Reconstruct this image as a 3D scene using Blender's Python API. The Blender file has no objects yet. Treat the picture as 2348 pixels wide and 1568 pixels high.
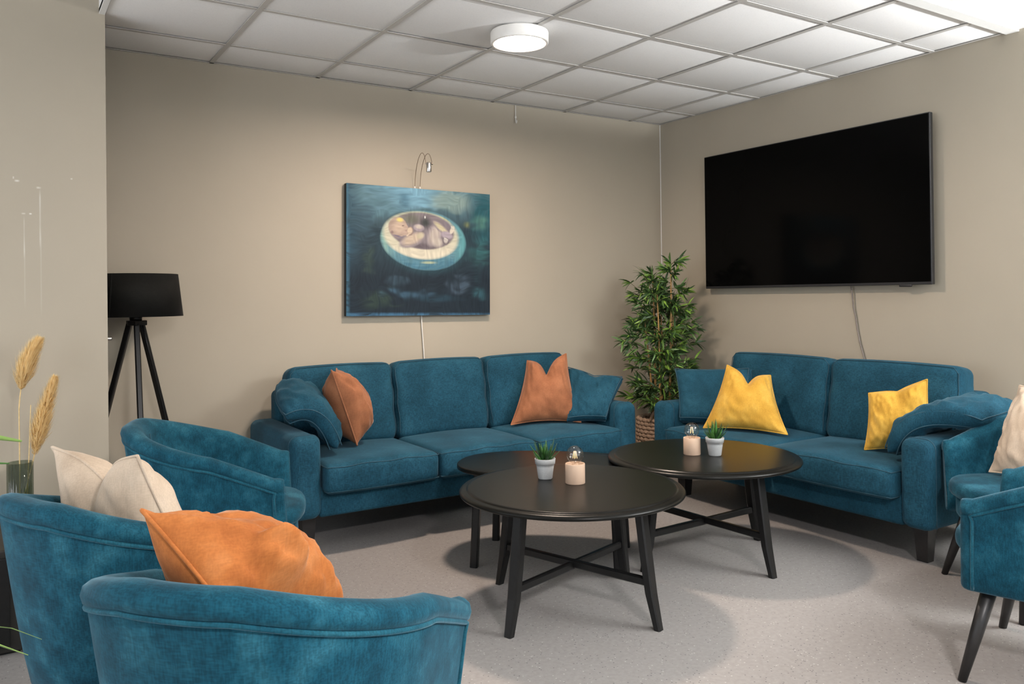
import bpy, math, random
import numpy as np
from mathutils import Vector, Matrix

random.seed(7)
RNG = np.random.default_rng(11)
SC = bpy.context.scene
COL = SC.collection
PI = math.pi
H = 2.542                      # ceiling height

# ------------------------------------------------------------------ camera
cam = bpy.data.cameras.new('camera')
cam_o = bpy.data.objects.new('camera', cam)
COL.objects.link(cam_o)
SC.camera = cam_o
FPX, YAW, PIT, ROL, CX, CY = 1871.83, .5706, .0064, -.012, 1183.3, 667.5
fwd = Vector((math.sin(YAW) * math.cos(PIT), math.cos(YAW) * math.cos(PIT), math.sin(PIT)))
rgt0 = Vector((math.cos(YAW), -math.sin(YAW), 0))
up0 = rgt0.cross(fwd)
rgt = math.cos(ROL) * rgt0 + math.sin(ROL) * up0
up = -math.sin(ROL) * rgt0 + math.cos(ROL) * up0
cam_o.matrix_world = Matrix(((rgt.x, up.x, -fwd.x, -4.336), (rgt.y, up.y, -fwd.y, -4.677), (rgt.z, up.z, -fwd.z, 1.239), (0, 0, 0, 1)))
cam.sensor_width = 36
cam.lens = FPX / 2348 * 36
cam.shift_x = -(CX - 1174) / 2348
cam.shift_y = (CY - 784) / 2348
cam.clip_start = .05

# ------------------------------------------------------------------ world, lights, exposure
SC.view_settings.view_transform = 'Standard'
SC.view_settings.look = 'None'
SC.view_settings.exposure = 0.36
SC.view_settings.gamma = 1.0
SC.view_settings.use_curve_mapping = False
LAMP_POWER = 325.0              # ceiling lamp lens emission
world = bpy.data.worlds.new('world')
SC.world = world
world.use_nodes = True
world.node_tree.nodes['Background'].inputs[0].default_value = (.75, .85, 1, 1)
world.node_tree.nodes['Background'].inputs[1].default_value = 1.0


def light(name, kind, loc, power, color, size=.1, size_y=None, rot=(0, 0, 0)):
    l = bpy.data.lights.new(name, kind)
    l.energy = power
    l.color = color
    if kind == 'AREA':
        l.shape = 'RECTANGLE' if size_y else 'DISK'
        l.size = size
        if size_y:
            l.size_y = size_y
    else:
        l.shadow_soft_size = size
    o = bpy.data.objects.new(name, l)
    COL.objects.link(o)
    o.location = loc
    o.rotation_euler = rot
    return o


up_fill = light('ceiling_fill_spot', 'SPOT', (.0, -5.2, 1.9), 900, (.96, .98, 1), .08, None, (PI, 0, 0))  # unseen upward spot added for ceiling brightness; side chosen from the lamp's shadow
up_fill.data.spot_size = math.radians(170)
up_fill.data.spot_blend = .10
light('rear_fill', 'AREA', (-3.6, -7.85, 1.25), 10, (.9, .95, 1), 4.7, 2.0, (PI / 2, 0, PI))  # added weak area light standing for daylight behind the camera
light('side_fill', 'AREA', (-7.1, -2.5, 1.25), 60, (.97, .98, 1), 3.4, 2.0, (PI / 2, 0, -PI / 2))  # unseen area light added from the left to brighten the right wall
light('overhead_fill', 'AREA', (-3.6, -5.6, 2.5), 105, (1, .96, .95), .35)  # added overhead fill behind the camera, no fixture modelled


# ------------------------------------------------------------------ materials
def new_mat(name):
    m = bpy.data.materials.new(name)
    m.use_nodes = True
    nt = m.node_tree
    b = nt.nodes['Principled BSDF']
    return m, nt, b


def node(nt, typ, **kw):
    n = nt.nodes.new(typ)
    for k, v in kw.items():
        if k in n.inputs.keys():
            n.inputs[k].default_value = v
        else:
            setattr(n, k, v)
    return n


def ramp(nt, fac, stops):
    r = nt.nodes.new('ShaderNodeValToRGB')
    e = r.color_ramp.elements
    while len(e) < len(stops):
        e.new(.5)
    for i, (p, c) in enumerate(stops):
        e[i].position = p
        e[i].color = (*c, 1) if len(c) == 3 else c
    nt.links.new(fac, r.inputs[0])
    return r.outputs[0]


def coords(nt, scale=(1, 1, 1), space='Object'):
    tc = nt.nodes.new('ShaderNodeTexCoord')
    mp = nt.nodes.new('ShaderNodeMapping')
    mp.inputs['Scale'].default_value = scale
    nt.links.new(tc.outputs[space], mp.inputs[0])
    return mp.outputs[0]


def noise(nt, vec, scale, detail=2, rough=.5):
    n = node(nt, 'ShaderNodeTexNoise', Scale=scale, Detail=detail, Roughness=rough)
    nt.links.new(vec, n.inputs['Vector'])
    return n.outputs['Fac']


def mixc(nt, fac, a, b, mode='MIX'):
    m = nt.nodes.new('ShaderNodeMix')
    m.data_type = 'RGBA'
    m.blend_type = mode
    for sock, v in ((m.inputs[0], fac), (m.inputs[6], a), (m.inputs[7], b)):
        if hasattr(v, 'links'):
            nt.links.new(v, sock)
        elif isinstance(v, (int, float)):
            sock.default_value = v
        else:
            sock.default_value = (*v, 1)
    return m.outputs[2]


def bump(nt, b, h, strength, dist):
    n = node(nt, 'ShaderNodeBump', Strength=strength, Distance=dist)
    nt.links.new(h, n.inputs['Height'])
    nt.links.new(n.outputs[0], b.inputs['Normal'])


def simple(name, col, rough=.5, metal=0, spec=.5, nz=None, coat=0):
    m, nt, b = new_mat(name)
    b.inputs['Roughness'].default_value = rough
    b.inputs['Metallic'].default_value = metal
    b.inputs['Specular IOR Level'].default_value = spec
    b.inputs['Coat Weight'].default_value = coat
    v = coords(nt)
    f = noise(nt, v, nz[0] if nz else 30, 3)
    a = nz[1] if nz else .06
    c = ramp(nt, f, [(.3, [x * (1 - a) for x in col]), (.7, [min(1, x * (1 + a)) for x in col])])
    nt.links.new(c, b.inputs['Base Color'])
    if nz and len(nz) > 2:
        bump(nt, b, f, nz[2], .002)
    return m


def velvet(name, dark, mid, light_, patch=9, weave=420, sheen=.5, tint=(1, 1, 1), weave_amt=.35, bumpk=.25):
    """Upholstery: patchy pile direction plus a fine crosswise weave."""
    m, nt, b = new_mat(name)
    b.inputs['Roughness'].default_value = .85
    b.inputs['Specular IOR Level'].default_value = .15
    b.inputs['Sheen Weight'].default_value = sheen
    b.inputs['Sheen Roughness'].default_value = .35
    b.inputs['Sheen Tint'].default_value = (*tint, 1)
    v = coords(nt)
    p = noise(nt, v, patch, 4, .6)
    base = ramp(nt, p, [(.3, dark), (.52, mid), (.72, light_)])
    w1 = noise(nt, coords(nt, (.15, 1, 1)), weave, 1)
    w2 = noise(nt, coords(nt, (1, 1, .12)), weave * .9, 1)
    ad = node(nt, 'ShaderNodeMath', operation='ADD')
    nt.links.new(w1, ad.inputs[0])
    nt.links.new(w2, ad.inputs[1])
    hf = node(nt, 'ShaderNodeMath', operation='MULTIPLY')
    hf.inputs[1].default_value = .5
    nt.links.new(ad.outputs[0], hf.inputs[0])
    g = 1 - weave_amt
    wv = ramp(nt, hf.outputs[0], [(.38, (g, g, g)), (.62, (1 + weave_amt,) * 3)])
    c = mixc(nt, 1.0, base, wv, 'MULTIPLY')
    nt.links.new(c, b.inputs['Base Color'])
    bump(nt, b, hf.outputs[0], bumpk, .0015)
    return m


def thin_glass(name, col, gloss=.08, rough=.02):
    m = bpy.data.materials.new(name)
    m.use_nodes = True
    nt = m.node_tree
    nt.nodes.clear()
    out = nt.nodes.new('ShaderNodeOutputMaterial')
    tr = nt.nodes.new('ShaderNodeBsdfTransparent')
    tr.inputs[0].default_value = (*col, 1)
    gl = nt.nodes.new('ShaderNodeBsdfGlossy')
    gl.inputs['Roughness'].default_value = rough
    lw = nt.nodes.new('ShaderNodeLayerWeight')
    lw.inputs[0].default_value = .35
    mr = nt.nodes.new('ShaderNodeMapRange')
    mr.inputs['To Min'].default_value = gloss * .5
    mr.inputs['To Max'].default_value = .75
    pw = nt.nodes.new('ShaderNodeMath')
    pw.operation = 'POWER'
    pw.inputs[1].default_value = 2.2
    nt.links.new(lw.outputs['Facing'], pw.inputs[0])
    nt.links.new(pw.outputs[0], mr.inputs[0])
    mx = nt.nodes.new('ShaderNodeMixShader')
    nt.links.new(mr.outputs[0], mx.inputs[0])
    nt.links.new(tr.outputs[0], mx.inputs[1])
    nt.links.new(gl.outputs[0], mx.inputs[2])
    nt.links.new(mx.outputs[0], out.inputs[0])
    return m


def emitter(name, col, strength):
    m, nt, b = new_mat(name)
    b.inputs['Base Color'].default_value = (.8, .8, .8, 1)
    b.inputs['Emission Color'].default_value = (*col, 1)
    b.inputs['Emission Strength'].default_value = strength
    return m


def wall_paint(name, col, marks=None):
    m, nt, b = new_mat(name)
    b.inputs['Roughness'].default_value = .55
    b.inputs['Specular IOR Level'].default_value = .3
    v = coords(nt)
    f = noise(nt, v, 1.3, 3)
    c = ramp(nt, f, [(.3, [x * .97 for x in col]), (.7, [x * 1.03 for x in col])])
    if marks:
        # scuffs and drip streaks with their own shapes: (x, z centre, half width, half height, strength)
        tc = nt.nodes.new('ShaderNodeTexCoord')
        sp = nt.nodes.new('ShaderNodeSeparateXYZ')
        nt.links.new(tc.outputs['Object'], sp.inputs[0])
        wob = noise(nt, coords(nt, (60, 1, 9)), 1.0, 2)
        for (mx_, mz, hw, hh, k) in marks:
            def band(out, ctr, half, soft):
                s = node(nt, 'ShaderNodeMath', operation='SUBTRACT')
                nt.links.new(out, s.inputs[0])
                s.inputs[1].default_value = ctr
                a = node(nt, 'ShaderNodeMath', operation='ABSOLUTE')
                nt.links.new(s.outputs[0], a.inputs[0])
                r = nt.nodes.new('ShaderNodeMapRange')
                r.interpolation_type = 'SMOOTHSTEP'
                r.inputs['From Min'].default_value = half * soft
                r.inputs['From Max'].default_value = half
                r.inputs['To Min'].default_value = 1
                r.inputs['To Max'].default_value = 0
                nt.links.new(a.outputs[0], r.inputs[0])
                return r.outputs[0]
            mu = node(nt, 'ShaderNodeMath', operation='MULTIPLY')
            nt.links.new(band(sp.outputs[0], mx_, hw, .2), mu.inputs[0])
            nt.links.new(band(sp.outputs[2], mz, hh, .6), mu.inputs[1])
            mu2 = node(nt, 'ShaderNodeMath', operation='MULTIPLY')
            nt.links.new(mu.outputs[0], mu2.inputs[0])
            mu2.inputs[1].default_value = k * .8
            mu3 = node(nt, 'ShaderNodeMath', operation='MULTIPLY')
            nt.links.new(mu2.outputs[0], mu3.inputs[0])
            nt.links.new(wob, mu3.inputs[1])
            c = mixc(nt, mu3.outputs[0], c, (.72, .73, .68))
    nt.links.new(c, b.inputs['Base Color'])
    bump(nt, b, noise(nt, v, 260, 2), .06, .001)
    return m


WALLC = (.40, .357, .283)
M = {}
M['wall'] = wall_paint('greige_wall_paint', WALLC)
M['wall_scuffed'] = wall_paint('greige_wall_paint_scuffed', WALLC, [
    (-4.158, 1.60, .005, .14, .8), (-4.156, 1.36, .004, .2, .3), (-4.218, 1.52, .004, .10, .6), (-4.217, 1.36, .004, .16, .3),
    (-4.243, 1.762, .012, .005, 1.5), (-4.256, 1.775, .004, .006, 1.2), (-4.036, 1.784, .006, .004, 1.5),
    (-4.163, 1.737, .012, .005, 1.0), (-4.194, 1.622, .007, .004, 1.4), (-4.22, 1.622, .01, .004, 1.0)])
M['white_paint'] = simple('white_paint', (.78, .775, .75), .5, nz=(200, .02, .05))
M['grid_white'] = simple('white_enamelled_metal', (.50, .48, .45), .4, nz=(40, .02))


def tile_mat():
    m, nt, b = new_mat('mineral_fibre_tile')
    b.inputs['Roughness'].default_value = .9
    v = coords(nt)
    f = noise(nt, v, 180, 3, .7)
    c = ramp(nt, f, [(.25, (.80, .79, .775)), (.5, (.87, .86, .845))])
    oi = nt.nodes.new('ShaderNodeObjectInfo')
    hv = node(nt, 'ShaderNodeHueSaturation')
    mr = nt.nodes.new('ShaderNodeMapRange')
    mr.inputs['To Min'].default_value = .97
    mr.inputs['To Max'].default_value = 1.03
    nt.links.new(oi.outputs['Random'], mr.inputs[0])
    nt.links.new(mr.outputs[0], hv.inputs['Value'])
    nt.links.new(c, hv.inputs['Color'])
    nt.links.new(hv.outputs[0], b.inputs['Base Color'])
    bump(nt, b, f, .15, .001)
    return m


M['tile'] = tile_mat()


def floor_mat():
    m, nt, b = new_mat('speckled_grey_vinyl')
    b.inputs['Roughness'].default_value = .48
    b.inputs['Specular IOR Level'].default_value = .35
    v = coords(nt)
    f = noise(nt, v, 55, 3, .6)
    c = ramp(nt, f, [(.3, (.275, .257, .245)), (.7, (.325, .307, .295))])
    vo = node(nt, 'ShaderNodeTexVoronoi', Scale=95)
    nt.links.new(v, vo.inputs['Vector'])
    sp = nt.nodes.new('ShaderNodeSeparateColor')
    nt.links.new(vo.outputs['Color'], sp.inputs[0])
    # small chips near the cell centres, some dark and some light
    chip = ramp(nt, vo.outputs['Distance'], [(.18, (1, 1, 1)), (.30, (0, 0, 0))])
    dk = ramp(nt, sp.outputs[0], [(.78, (0, 0, 0)), (.79, (1, 1, 1))])
    lt = ramp(nt, sp.outputs[1], [(.88, (0, 0, 0)), (.89, (1, 1, 1))])
    c = mixc(nt, mixc(nt, 1, chip, dk, 'MULTIPLY'), c, (.13, .125, .125))
    c = mixc(nt, mixc(nt, 1, chip, lt, 'MULTIPLY'), c, (.50, .48, .46))
    nt.links.new(c, b.inputs['Base Color'])
    bump(nt, b, noise(nt, v, 300, 2), .08, .0006)
    return m


M['floor'] = floor_mat()
M['sofa'] = velvet('teal_woven_sofa_fabric', (.007, .040, .064), (.011, .058, .092), (.019, .082, .124), 5, 430, .14, (.5, .75, .9), .30)
M['seam'] = simple('teal_seam_thread', (.015, .060, .090), .8, nz=(200, .1))
M['chair'] = velvet('petrol_blue_velvet', (.0025, .034, .056), (.006, .060, .094), (.020, .106, .150), 13, 300, .2, (.55, .8, .95), .22)
M['chair_piping'] = velvet('petrol_blue_piping', (.006, .056, .088), (.010, .078, .115), (.02, .105, .145), 11, 300, .3, (.55, .8, .95), .2)
M['orange'] = velvet('orange_velvet', (.29, .085, .022), (.42, .14, .038), (.54, .215, .075), 7, 300, .3, (1, .85, .7), .08, .1)
M['brown'] = velvet('rust_velvet', (.22, .085, .04), (.29, .115, .055), (.36, .15, .075), 7, 300, .3, (1, .85, .75), .08, .1)
M['yellow'] = velvet('mustard_velvet', (.44, .235, .03), (.56, .32, .05), (.66, .41, .085), 7, 300, .3, (1, .95, .8), .08, .1)
M['beige'] = velvet('beige_velvet', (.46, .355, .26), (.55, .44, .335), (.63, .52, .41), 6, 300, .25, (1, .97, .92), .06, .1)
M['black_wood'] = simple('black_lacquered_wood', (.007, .007, .007), .36, spec=.35, nz=(60, .2))
M['black_table'] = simple('black_lacquered_table_top', (.006, .006, .005), .30, spec=.2, nz=(18, .1))
M['black_leg'] = simple('black_painted_leg', (.012, .011, .011), .4, nz=(60, .2))
M['black_fabric'] = velvet('black_lampshade_fabric', (.006, .006, .0055), (.0075, .0075, .0065), (.009, .009, .008), 12, 500, .03, (1, 1, 1), .15, .1)
M['tv_screen'] = simple('black_glass_screen', (.002, .002, .002), .10, spec=.05, nz=(5, .02))
M['tv_frame'] = simple('dark_grey_screen_frame', (.03, .03, .032), .35, metal=.3, nz=(50, .05))
M['metal'] = simple('brushed_steel', (.62, .60, .57), .25, metal=1, nz=(90, .05))
M['wire'] = simple('dull_brass_wire', (.20, .14, .09), .35, metal=.8, nz=(90, .1))
M['white_plastic'] = simple('white_plastic', (.75, .73, .69), .4, nz=(60, .02))
M['grey_cable'] = simple('grey_cable', (.20, .17, .15), .5, nz=(60, .05))
M['pot'] = simple('pale_grey_ceramic', (.47, .48, .48), .6, nz=(160, .06, .1))
M['soil'] = simple('dark_potting_soil', (.03, .022, .017), .95, nz=(120, .5, .5))
M['lamp_base'] = simple('blush_ceramic', (.58, .41, .295), .6, nz=(20, .03))
M['succulent'] = simple('succulent_green', (.022, .075, .018), .42, nz=(60, .35))
M['succulent_light'] = simple('succulent_light_green', (.06, .19, .035), .42, nz=(60, .35))
M['leaf_dark'] = simple('bamboo_leaf_dark', (.030, .068, .020), .45, nz=(25, .35))
M['leaf_mid'] = simple('bamboo_leaf_green', (.075, .155, .036), .45, nz=(25, .35))
M['leaf_bright'] = simple('bamboo_leaf_bright', (.19, .34, .05), .45, nz=(25, .25))
M['cane'] = simple('bamboo_cane', (.34, .19, .06), .45, nz=(40, .3))
M['twig'] = simple('bamboo_twig', (.11, .09, .035), .6, nz=(60, .2))
M['rope'] = simple('seagrass_rope', (.33, .23, .16), .85, nz=(120, .35, .4))
def plume_mat():
    m = bpy.data.materials.new('dried_grass_plume')
    m.use_nodes = True
    nt = m.node_tree
    nt.nodes.clear()
    out, mx_ = nt.nodes.new('ShaderNodeOutputMaterial'), nt.nodes.new('ShaderNodeMixShader')
    df, tl = nt.nodes.new('ShaderNodeBsdfDiffuse'), nt.nodes.new('ShaderNodeBsdfTranslucent')
    c = ramp(nt, noise(nt, coords(nt), 60, 3), [(.3, (.84, .64, .31)), (.7, (.97, .80, .47))])
    for n_ in (df, tl):
        nt.links.new(c, n_.inputs[0])
    mx_.inputs[0].default_value = .45
    nt.links.new(df.outputs[0], mx_.inputs[1])
    nt.links.new(tl.outputs[0], mx_.inputs[2])
    nt.links.new(mx_.outputs[0], out.inputs[0])
    return m


M['pampas'] = plume_mat()
M['straw'] = simple('dried_stem', (.66, .48, .22), .7, nz=(60, .15))
M['vase_glass'] = thin_glass('smoky_green_glass', (.60, .66, .60), .10, .03)
M['bulb_glass'] = thin_glass('clear_bulb_glass', (.93, .91, .88), .14, .01)
M['filament'] = emitter('glowing_filament', (1, .50, .10), 1.1)
M['lens'] = emitter('lamp_lens', (1, .80, .66), LAMP_POWER)
M['lamp_rim'] = simple('white_lamp_rim', (.82, .80, .76), .4, nz=(30, .01))
M['fg_leaf'] = simple('light_green_leaf', (.22, .36, .09), .4, nz=(14, .3))
M['fg_leaf_dark'] = simple('green_leaf', (.07, .2, .04), .4, nz=(14, .3))
M['dark_box'] = simple('black_brown_cabinet', (.016, .014, .011), .5, nz=(12, .2))


# ------------------------------------------------------------------ mesh helpers
def obj(name, vf, mat, parent=None, loc=None, smooth=True):
    v, f = vf
    me = bpy.data.meshes.new(name)
    me.from_pydata([tuple(map(float, p)) for p in v], [], [tuple(map(int, q)) for q in f])
    me.update()
    if smooth:
        me.polygons.foreach_set('use_smooth', [True] * len(me.polygons))
    mats = mat if isinstance(mat, (list, tuple)) else [mat]
    for mm in mats:
        me.materials.append(M[mm] if isinstance(mm, str) else mm)
    o = bpy.data.objects.new(name, me)
    COL.objects.link(o)
    if parent:
        o.parent = parent
    if loc is not None:
        o.location = loc
    return o


def thing(name, label, cat, loc=(0, 0, 0), rotz=0, group=None):
    o = bpy.data.objects.new(name, None)
    COL.objects.link(o)
    o.empty_display_size = .1
    o.location = loc
    o.rotation_euler = (0, 0, rotz)
    return tag(o, label, cat, group)


def tag(o, label, cat, group=None):
    o['label'] = label
    o['category'] = cat
    if group:
        o['group'] = group
    return o


def struct(o, label=None):
    o['kind'] = 'structure'
    if label:
        o['label'] = label
    return o


def join(*parts):
    V, F, n = [], [], 0
    for v, f in parts:
        v = np.asarray(v, float)
        V.append(v)
        F += [tuple(i + n for i in q) for q in f]
        n += len(v)
    return np.concatenate(V), F


def box(x0, x1, y0, y1, z0, z1):
    v = [(x, y, z) for x in (x0, x1) for y in (y0, y1) for z in (z0, z1)]
    f = [(0, 1, 3, 2), (4, 6, 7, 5), (0, 4, 5, 1), (2, 3, 7, 6), (0, 2, 6, 4), (1, 5, 7, 3)]
    return np.array(v, float), f


def grid_axis(h, r, n):
    """1-D sample positions with loops packed in the rounded zone."""
    r = min(r, h * .98)
    a = [h - r * (1 - math.sin(t)) for t in np.linspace(0, PI / 2, 5)][1:]
    flat = h - r
    mid = np.linspace(-flat, flat, n + 1)
    return np.array([-x for x in reversed(a)] + list(mid) + a)


def rbox(sx, sy, sz, r, n=(6, 6, 4), fn=None):
    """Rounded box centred on the origin, optional deformation of its vertices."""
    hx, hy, hz = sx / 2, sy / 2, sz / 2
    rx, ry, rz = (min(r, h * .98) for h in (hx, hy, hz))
    ax = [grid_axis(hx, rx, n[0]), grid_axis(hy, ry, n[1]), grid_axis(hz, rz, n[2])]
    V, F, idx = [], [], {}

    def vid(i, j, k):
        key = (i, j, k)
        if key not in idx:
            idx[key] = len(V)
            V.append((ax[0][i], ax[1][j], ax[2][k]))
        return idx[key]
    nx, ny, nz = (len(a) - 1 for a in ax)
    for i in range(nx):
        for j in range(ny):
            F.append((vid(i, j, 0), vid(i, j + 1, 0), vid(i + 1, j + 1, 0), vid(i + 1, j, 0)))
            F.append((vid(i, j, nz), vid(i + 1, j, nz), vid(i + 1, j + 1, nz), vid(i, j + 1, nz)))
    for i in range(nx):
        for k in range(nz):
            F.append((vid(i, 0, k), vid(i + 1, 0, k), vid(i + 1, 0, k + 1), vid(i, 0, k + 1)))
            F.append((vid(i, ny, k), vid(i, ny, k + 1), vid(i + 1, ny, k + 1), vid(i + 1, ny, k)))
    for j in range(ny):
        for k in range(nz):
            F.append((vid(0, j, k), vid(0, j, k + 1), vid(0, j + 1, k + 1), vid(0, j + 1, k)))
            F.append((vid(nx, j, k), vid(nx, j + 1, k), vid(nx, j + 1, k + 1), vid(nx, j, k + 1)))
    V = np.array(V)
    inner = np.stack([np.clip(V[:, 0], -(hx - rx), hx - rx), np.clip(V[:, 1], -(hy - ry), hy - ry), np.clip(V[:, 2], -(hz - rz), hz - rz)], -1)
    d = (V - inner) / np.array([rx, ry, rz])
    L = np.linalg.norm(d, axis=1, keepdims=True)
    mx = np.abs(d).max(1, keepdims=True)
    L[L == 0] = 1
    V = inner + d / L * np.minimum(1, mx / 1.0) ** 0 * np.array([rx, ry, rz]) * (mx > 0)
    if fn is not None:
        V = fn(V)
    return V, F


def place(vf, loc=(0, 0, 0), rot=None):
    v, f = vf
    v = np.asarray(v, float)
    if rot is not None:
        v = v @ np.array(rot).T
    return v + np.array(loc), f


def rotx(a):
    c, s = math.cos(a), math.sin(a)
    return np.array([[1, 0, 0], [0, c, -s], [0, s, c]])


def roty(a):
    c, s = math.cos(a), math.sin(a)
    return np.array([[c, 0, s], [0, 1, 0], [-s, 0, c]])


def rotz(a):
    c, s = math.cos(a), math.sin(a)
    return np.array([[c, -s, 0], [s, c, 0], [0, 0, 1]])


def tube(path, r, n=8, closed=False, cap=True):
    P = np.asarray(path, float)
    m = len(P)
    R = np.broadcast_to(np.asarray(r, float), (m,))
    T = np.gradient(P, axis=0)
    if closed:
        T = np.roll(P, -1, 0) - np.roll(P, 1, 0)
    T /= np.linalg.norm(T, axis=1, keepdims=True) + 1e-12
    a = np.array([0, 0, 1.]) if abs(T[0, 2]) < .9 else np.array([1., 0, 0])
    N = np.cross(T[0], a)
    N /= np.linalg.norm(N)
    V = []
    for i in range(m):
        N = N - T[i] * (N @ T[i])
        N /= np.linalg.norm(N) + 1e-12
        B = np.cross(T[i], N)
        for k in range(n):
            t = 2 * PI * k / n
            V.append(P[i] + R[i] * (math.cos(t) * N + math.sin(t) * B))
    F = []
    for i in range(m if closed else m - 1):
        j = (i + 1) % m
        for k in range(n):
            F.append((i * n + k, i * n + (k + 1) % n, j * n + (k + 1) % n, j * n + k))
    if cap and not closed:
        F.append(tuple(range(n))[::-1])
        F.append(tuple((m - 1) * n + k for k in range(n)))
    return np.array(V), F


def lathe(prof, n=48, close=False):
    V, F = [], []
    for r, z in prof:
        for k in range(n):
            t = 2 * PI * k / n
            V.append((r * math.cos(t), r * math.sin(t), z))
    m = len(prof)
    for i in range(m - 1):
        for k in range(n):
            F.append((i * n + k, i * n + (k + 1) % n, (i + 1) * n + (k + 1) % n, (i + 1) * n + k))
    if close:
        F.append(tuple(range(n))[::-1])
        F.append(tuple((m - 1) * n + k for k in range(n)))
    return np.array(V), F


def bar(a, b, w, h, up_=(0, 0, 1), taper=1.0):
    """Rectangular bar from a to b, width w across, height h along up_."""
    a, b = np.array(a, float), np.array(b, float)
    t = b - a
    t /= np.linalg.norm(t)
    s = np.cross(t, np.array(up_, float))
    s /= np.linalg.norm(s)
    u = np.cross(s, t)
    V = []
    c = .18 * min(w, h)
    for P, k in ((a, 1), (b, taper)):
        for (i, j) in ((-w / 2 + c, -h / 2), (w / 2 - c, -h / 2), (w / 2, -h / 2 + c), (w / 2, h / 2 - c), (w / 2 - c, h / 2), (-w / 2 + c, h / 2), (-w / 2, h / 2 - c), (-w / 2, -h / 2 + c)):
            V.append(P + s * i * k + u * j * k)
    F = [(k, (k + 1) % 8, 8 + (k + 1) % 8, 8 + k) for k in range(8)]
    F += [tuple(range(8))[::-1], tuple(range(8, 16))]
    return np.array(V), F


def puck(plan, z0, z1, r, crown=0., nr=5, rb=None, inner=(.8, .55, .3)):
    """Solid with a closed plan outline, rounded top and bottom edges and a crowned top."""
    P = np.asarray(plan, float)
    n = len(P)
    T = np.roll(P, -1, 0) - np.roll(P, 1, 0)
    T /= np.linalg.norm(T, axis=1, keepdims=True)
    N = np.stack([T[:, 1], -T[:, 0]], -1)
    c = P.mean(0)
    if ((P - c) * N).sum() < 0:
        N = -N
    rb = r if rb is None else rb
    rings = []
    for t in np.linspace(0, PI / 2, nr):
        rings.append((P - N * rb * (1 - math.sin(t)), z0 + rb * (1 - math.cos(t))))
    for t in np.linspace(0, PI / 2, nr):
        rings.append((P - N * r * (1 - math.cos(t)), z1 - r + r * math.sin(t)))
    top = P - N * r
    for k in inner:
        rings.append((c + (top - c) * k, z1 + crown * (1 - k ** 2)))
    V = []
    for q, z in rings:
        for p in q:
            V.append((p[0], p[1], z))
    F = []
    for i in range(len(rings) - 1):
        for k in range(n):
            F.append((i * n + k, i * n + (k + 1) % n, (i + 1) * n + (k + 1) % n, (i + 1) * n + k))
    V.append((c[0], c[1], z1 + crown))
    L = len(rings) - 1
    for k in range(n):
        F.append((L * n + k, L * n + (k + 1) % n, len(V) - 1))
    F.append(tuple(range(n))[::-1])
    V = np.array(V)
    if np.cross(P[1] - P[0], P[2] - P[1]) < 0:
        F = [q[::-1] for q in F]
    return V, F


def vnoise(x, y, seed):
    """Smooth value noise on arrays."""
    rg = np.random.default_rng(seed)
    G = rg.random((64, 64))
    xi, yi = np.floor(x).astype(int), np.floor(y).astype(int)
    fx, fy = x - xi, y - yi
    fx, fy = fx * fx * (3 - 2 * fx), fy * fy * (3 - 2 * fy)
    g = lambda a, b: G[a % 64, b % 64]
    return (g(xi, yi) * (1 - fx) + g(xi + 1, yi) * fx) * (1 - fy) + (g(xi, yi + 1) * (1 - fx) + g(xi + 1, yi + 1) * fx) * fy


# ------------------------------------------------------------------ the room
XL, YF = -7.2, -8.0
floor = struct(obj('floor', box(XL - .1, 2.8, YF - .1, .1, -.1, 0), 'floor', smooth=False), 'speckled grey vinyl floor')
wall_back = struct(obj('wall_back', box(XL - .1, .12, 0, .12, 0, H + .7), 'wall', smooth=False), 'greige painted wall behind the long sofa')
XR, YR = 2.6, -3.35            # beyond this the room widens to the right, out of view
wall_right = struct(obj('wall_right', join(box(0, .12, YR, 0, 0, H + .1), box(.12, XR, YR, YR + .12, 0, H + .1), box(XR, XR + .12, YF, YR + .12, 0, H + .1)), 'wall', smooth=False), 'greige painted wall carrying the black screen')
PX, PY = -3.897, -.569
wall_left = struct(obj('wall_left', box(XL, PX, PY, PY + .09, 0, H + .56), 'wall_scuffed', smooth=False), 'greige wall end with pale scuff marks beside the floor lamp')
sy0, sy1 = -4.3, -.72
wall_side = struct(obj('wall_side', join(box(XL - .12, XL, YF, sy0, 0, H + .7), box(XL - .12, XL, sy1, .1, 0, H + .7), box(XL - .12, XL, sy0, sy1, 0, .2), box(XL - .12, XL, sy0, sy1, 2.3, H + .7)), 'white_paint', smooth=False), 'unseen white side wall with an added window opening')  # opening added for the side fill; white paint chosen for more bounce
wx0, wx1, wz0, wz1 = -6.0, -1.2, .2, 2.3
wall_front = struct(obj('wall_front', join(box(XL, wx0, YF - .12, YF, 0, H + .7), box(wx1, 2.7, YF - .12, YF, 0, H + .7), box(wx0, wx1, YF - .12, YF, 0, wz0), box(wx0, wx1, YF - .12, YF, wz1, H + .7)), 'white_paint', smooth=False), 'unseen white rear wall with an added window opening')  # opening added for daylight; white instead of greige to raise the ambient
win = struct(obj('added_window_1', join(box(wx0, wx1, YF - .1, YF - .04, wz0, wz0 + .06), box(wx0, wx1, YF - .1, YF - .04, wz1 - .06, wz1), *[box(x - .03, x + .03, YF - .1, YF - .04, wz0, wz1) for x in (wx0 + .03, -4.4, -2.8, wx1 - .03)]), 'white_paint', smooth=False), 'added wide white window frame, out of view')  # invented window, goes with the rear fill light
win2 = struct(obj('added_window_2', join(box(XL - .1, XL - .04, sy0, sy1, .2, .26), box(XL - .1, XL - .04, sy0, sy1, 2.24, 2.3), *[box(XL - .1, XL - .04, y - .03, y + .03, .2, 2.3) for y in (sy0 + .03, -3.1, -1.9, sy1 - .03)]), 'white_paint', smooth=False), 'added wide white side window frame, out of view')  # invented window, placed to suit the side fill light
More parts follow.
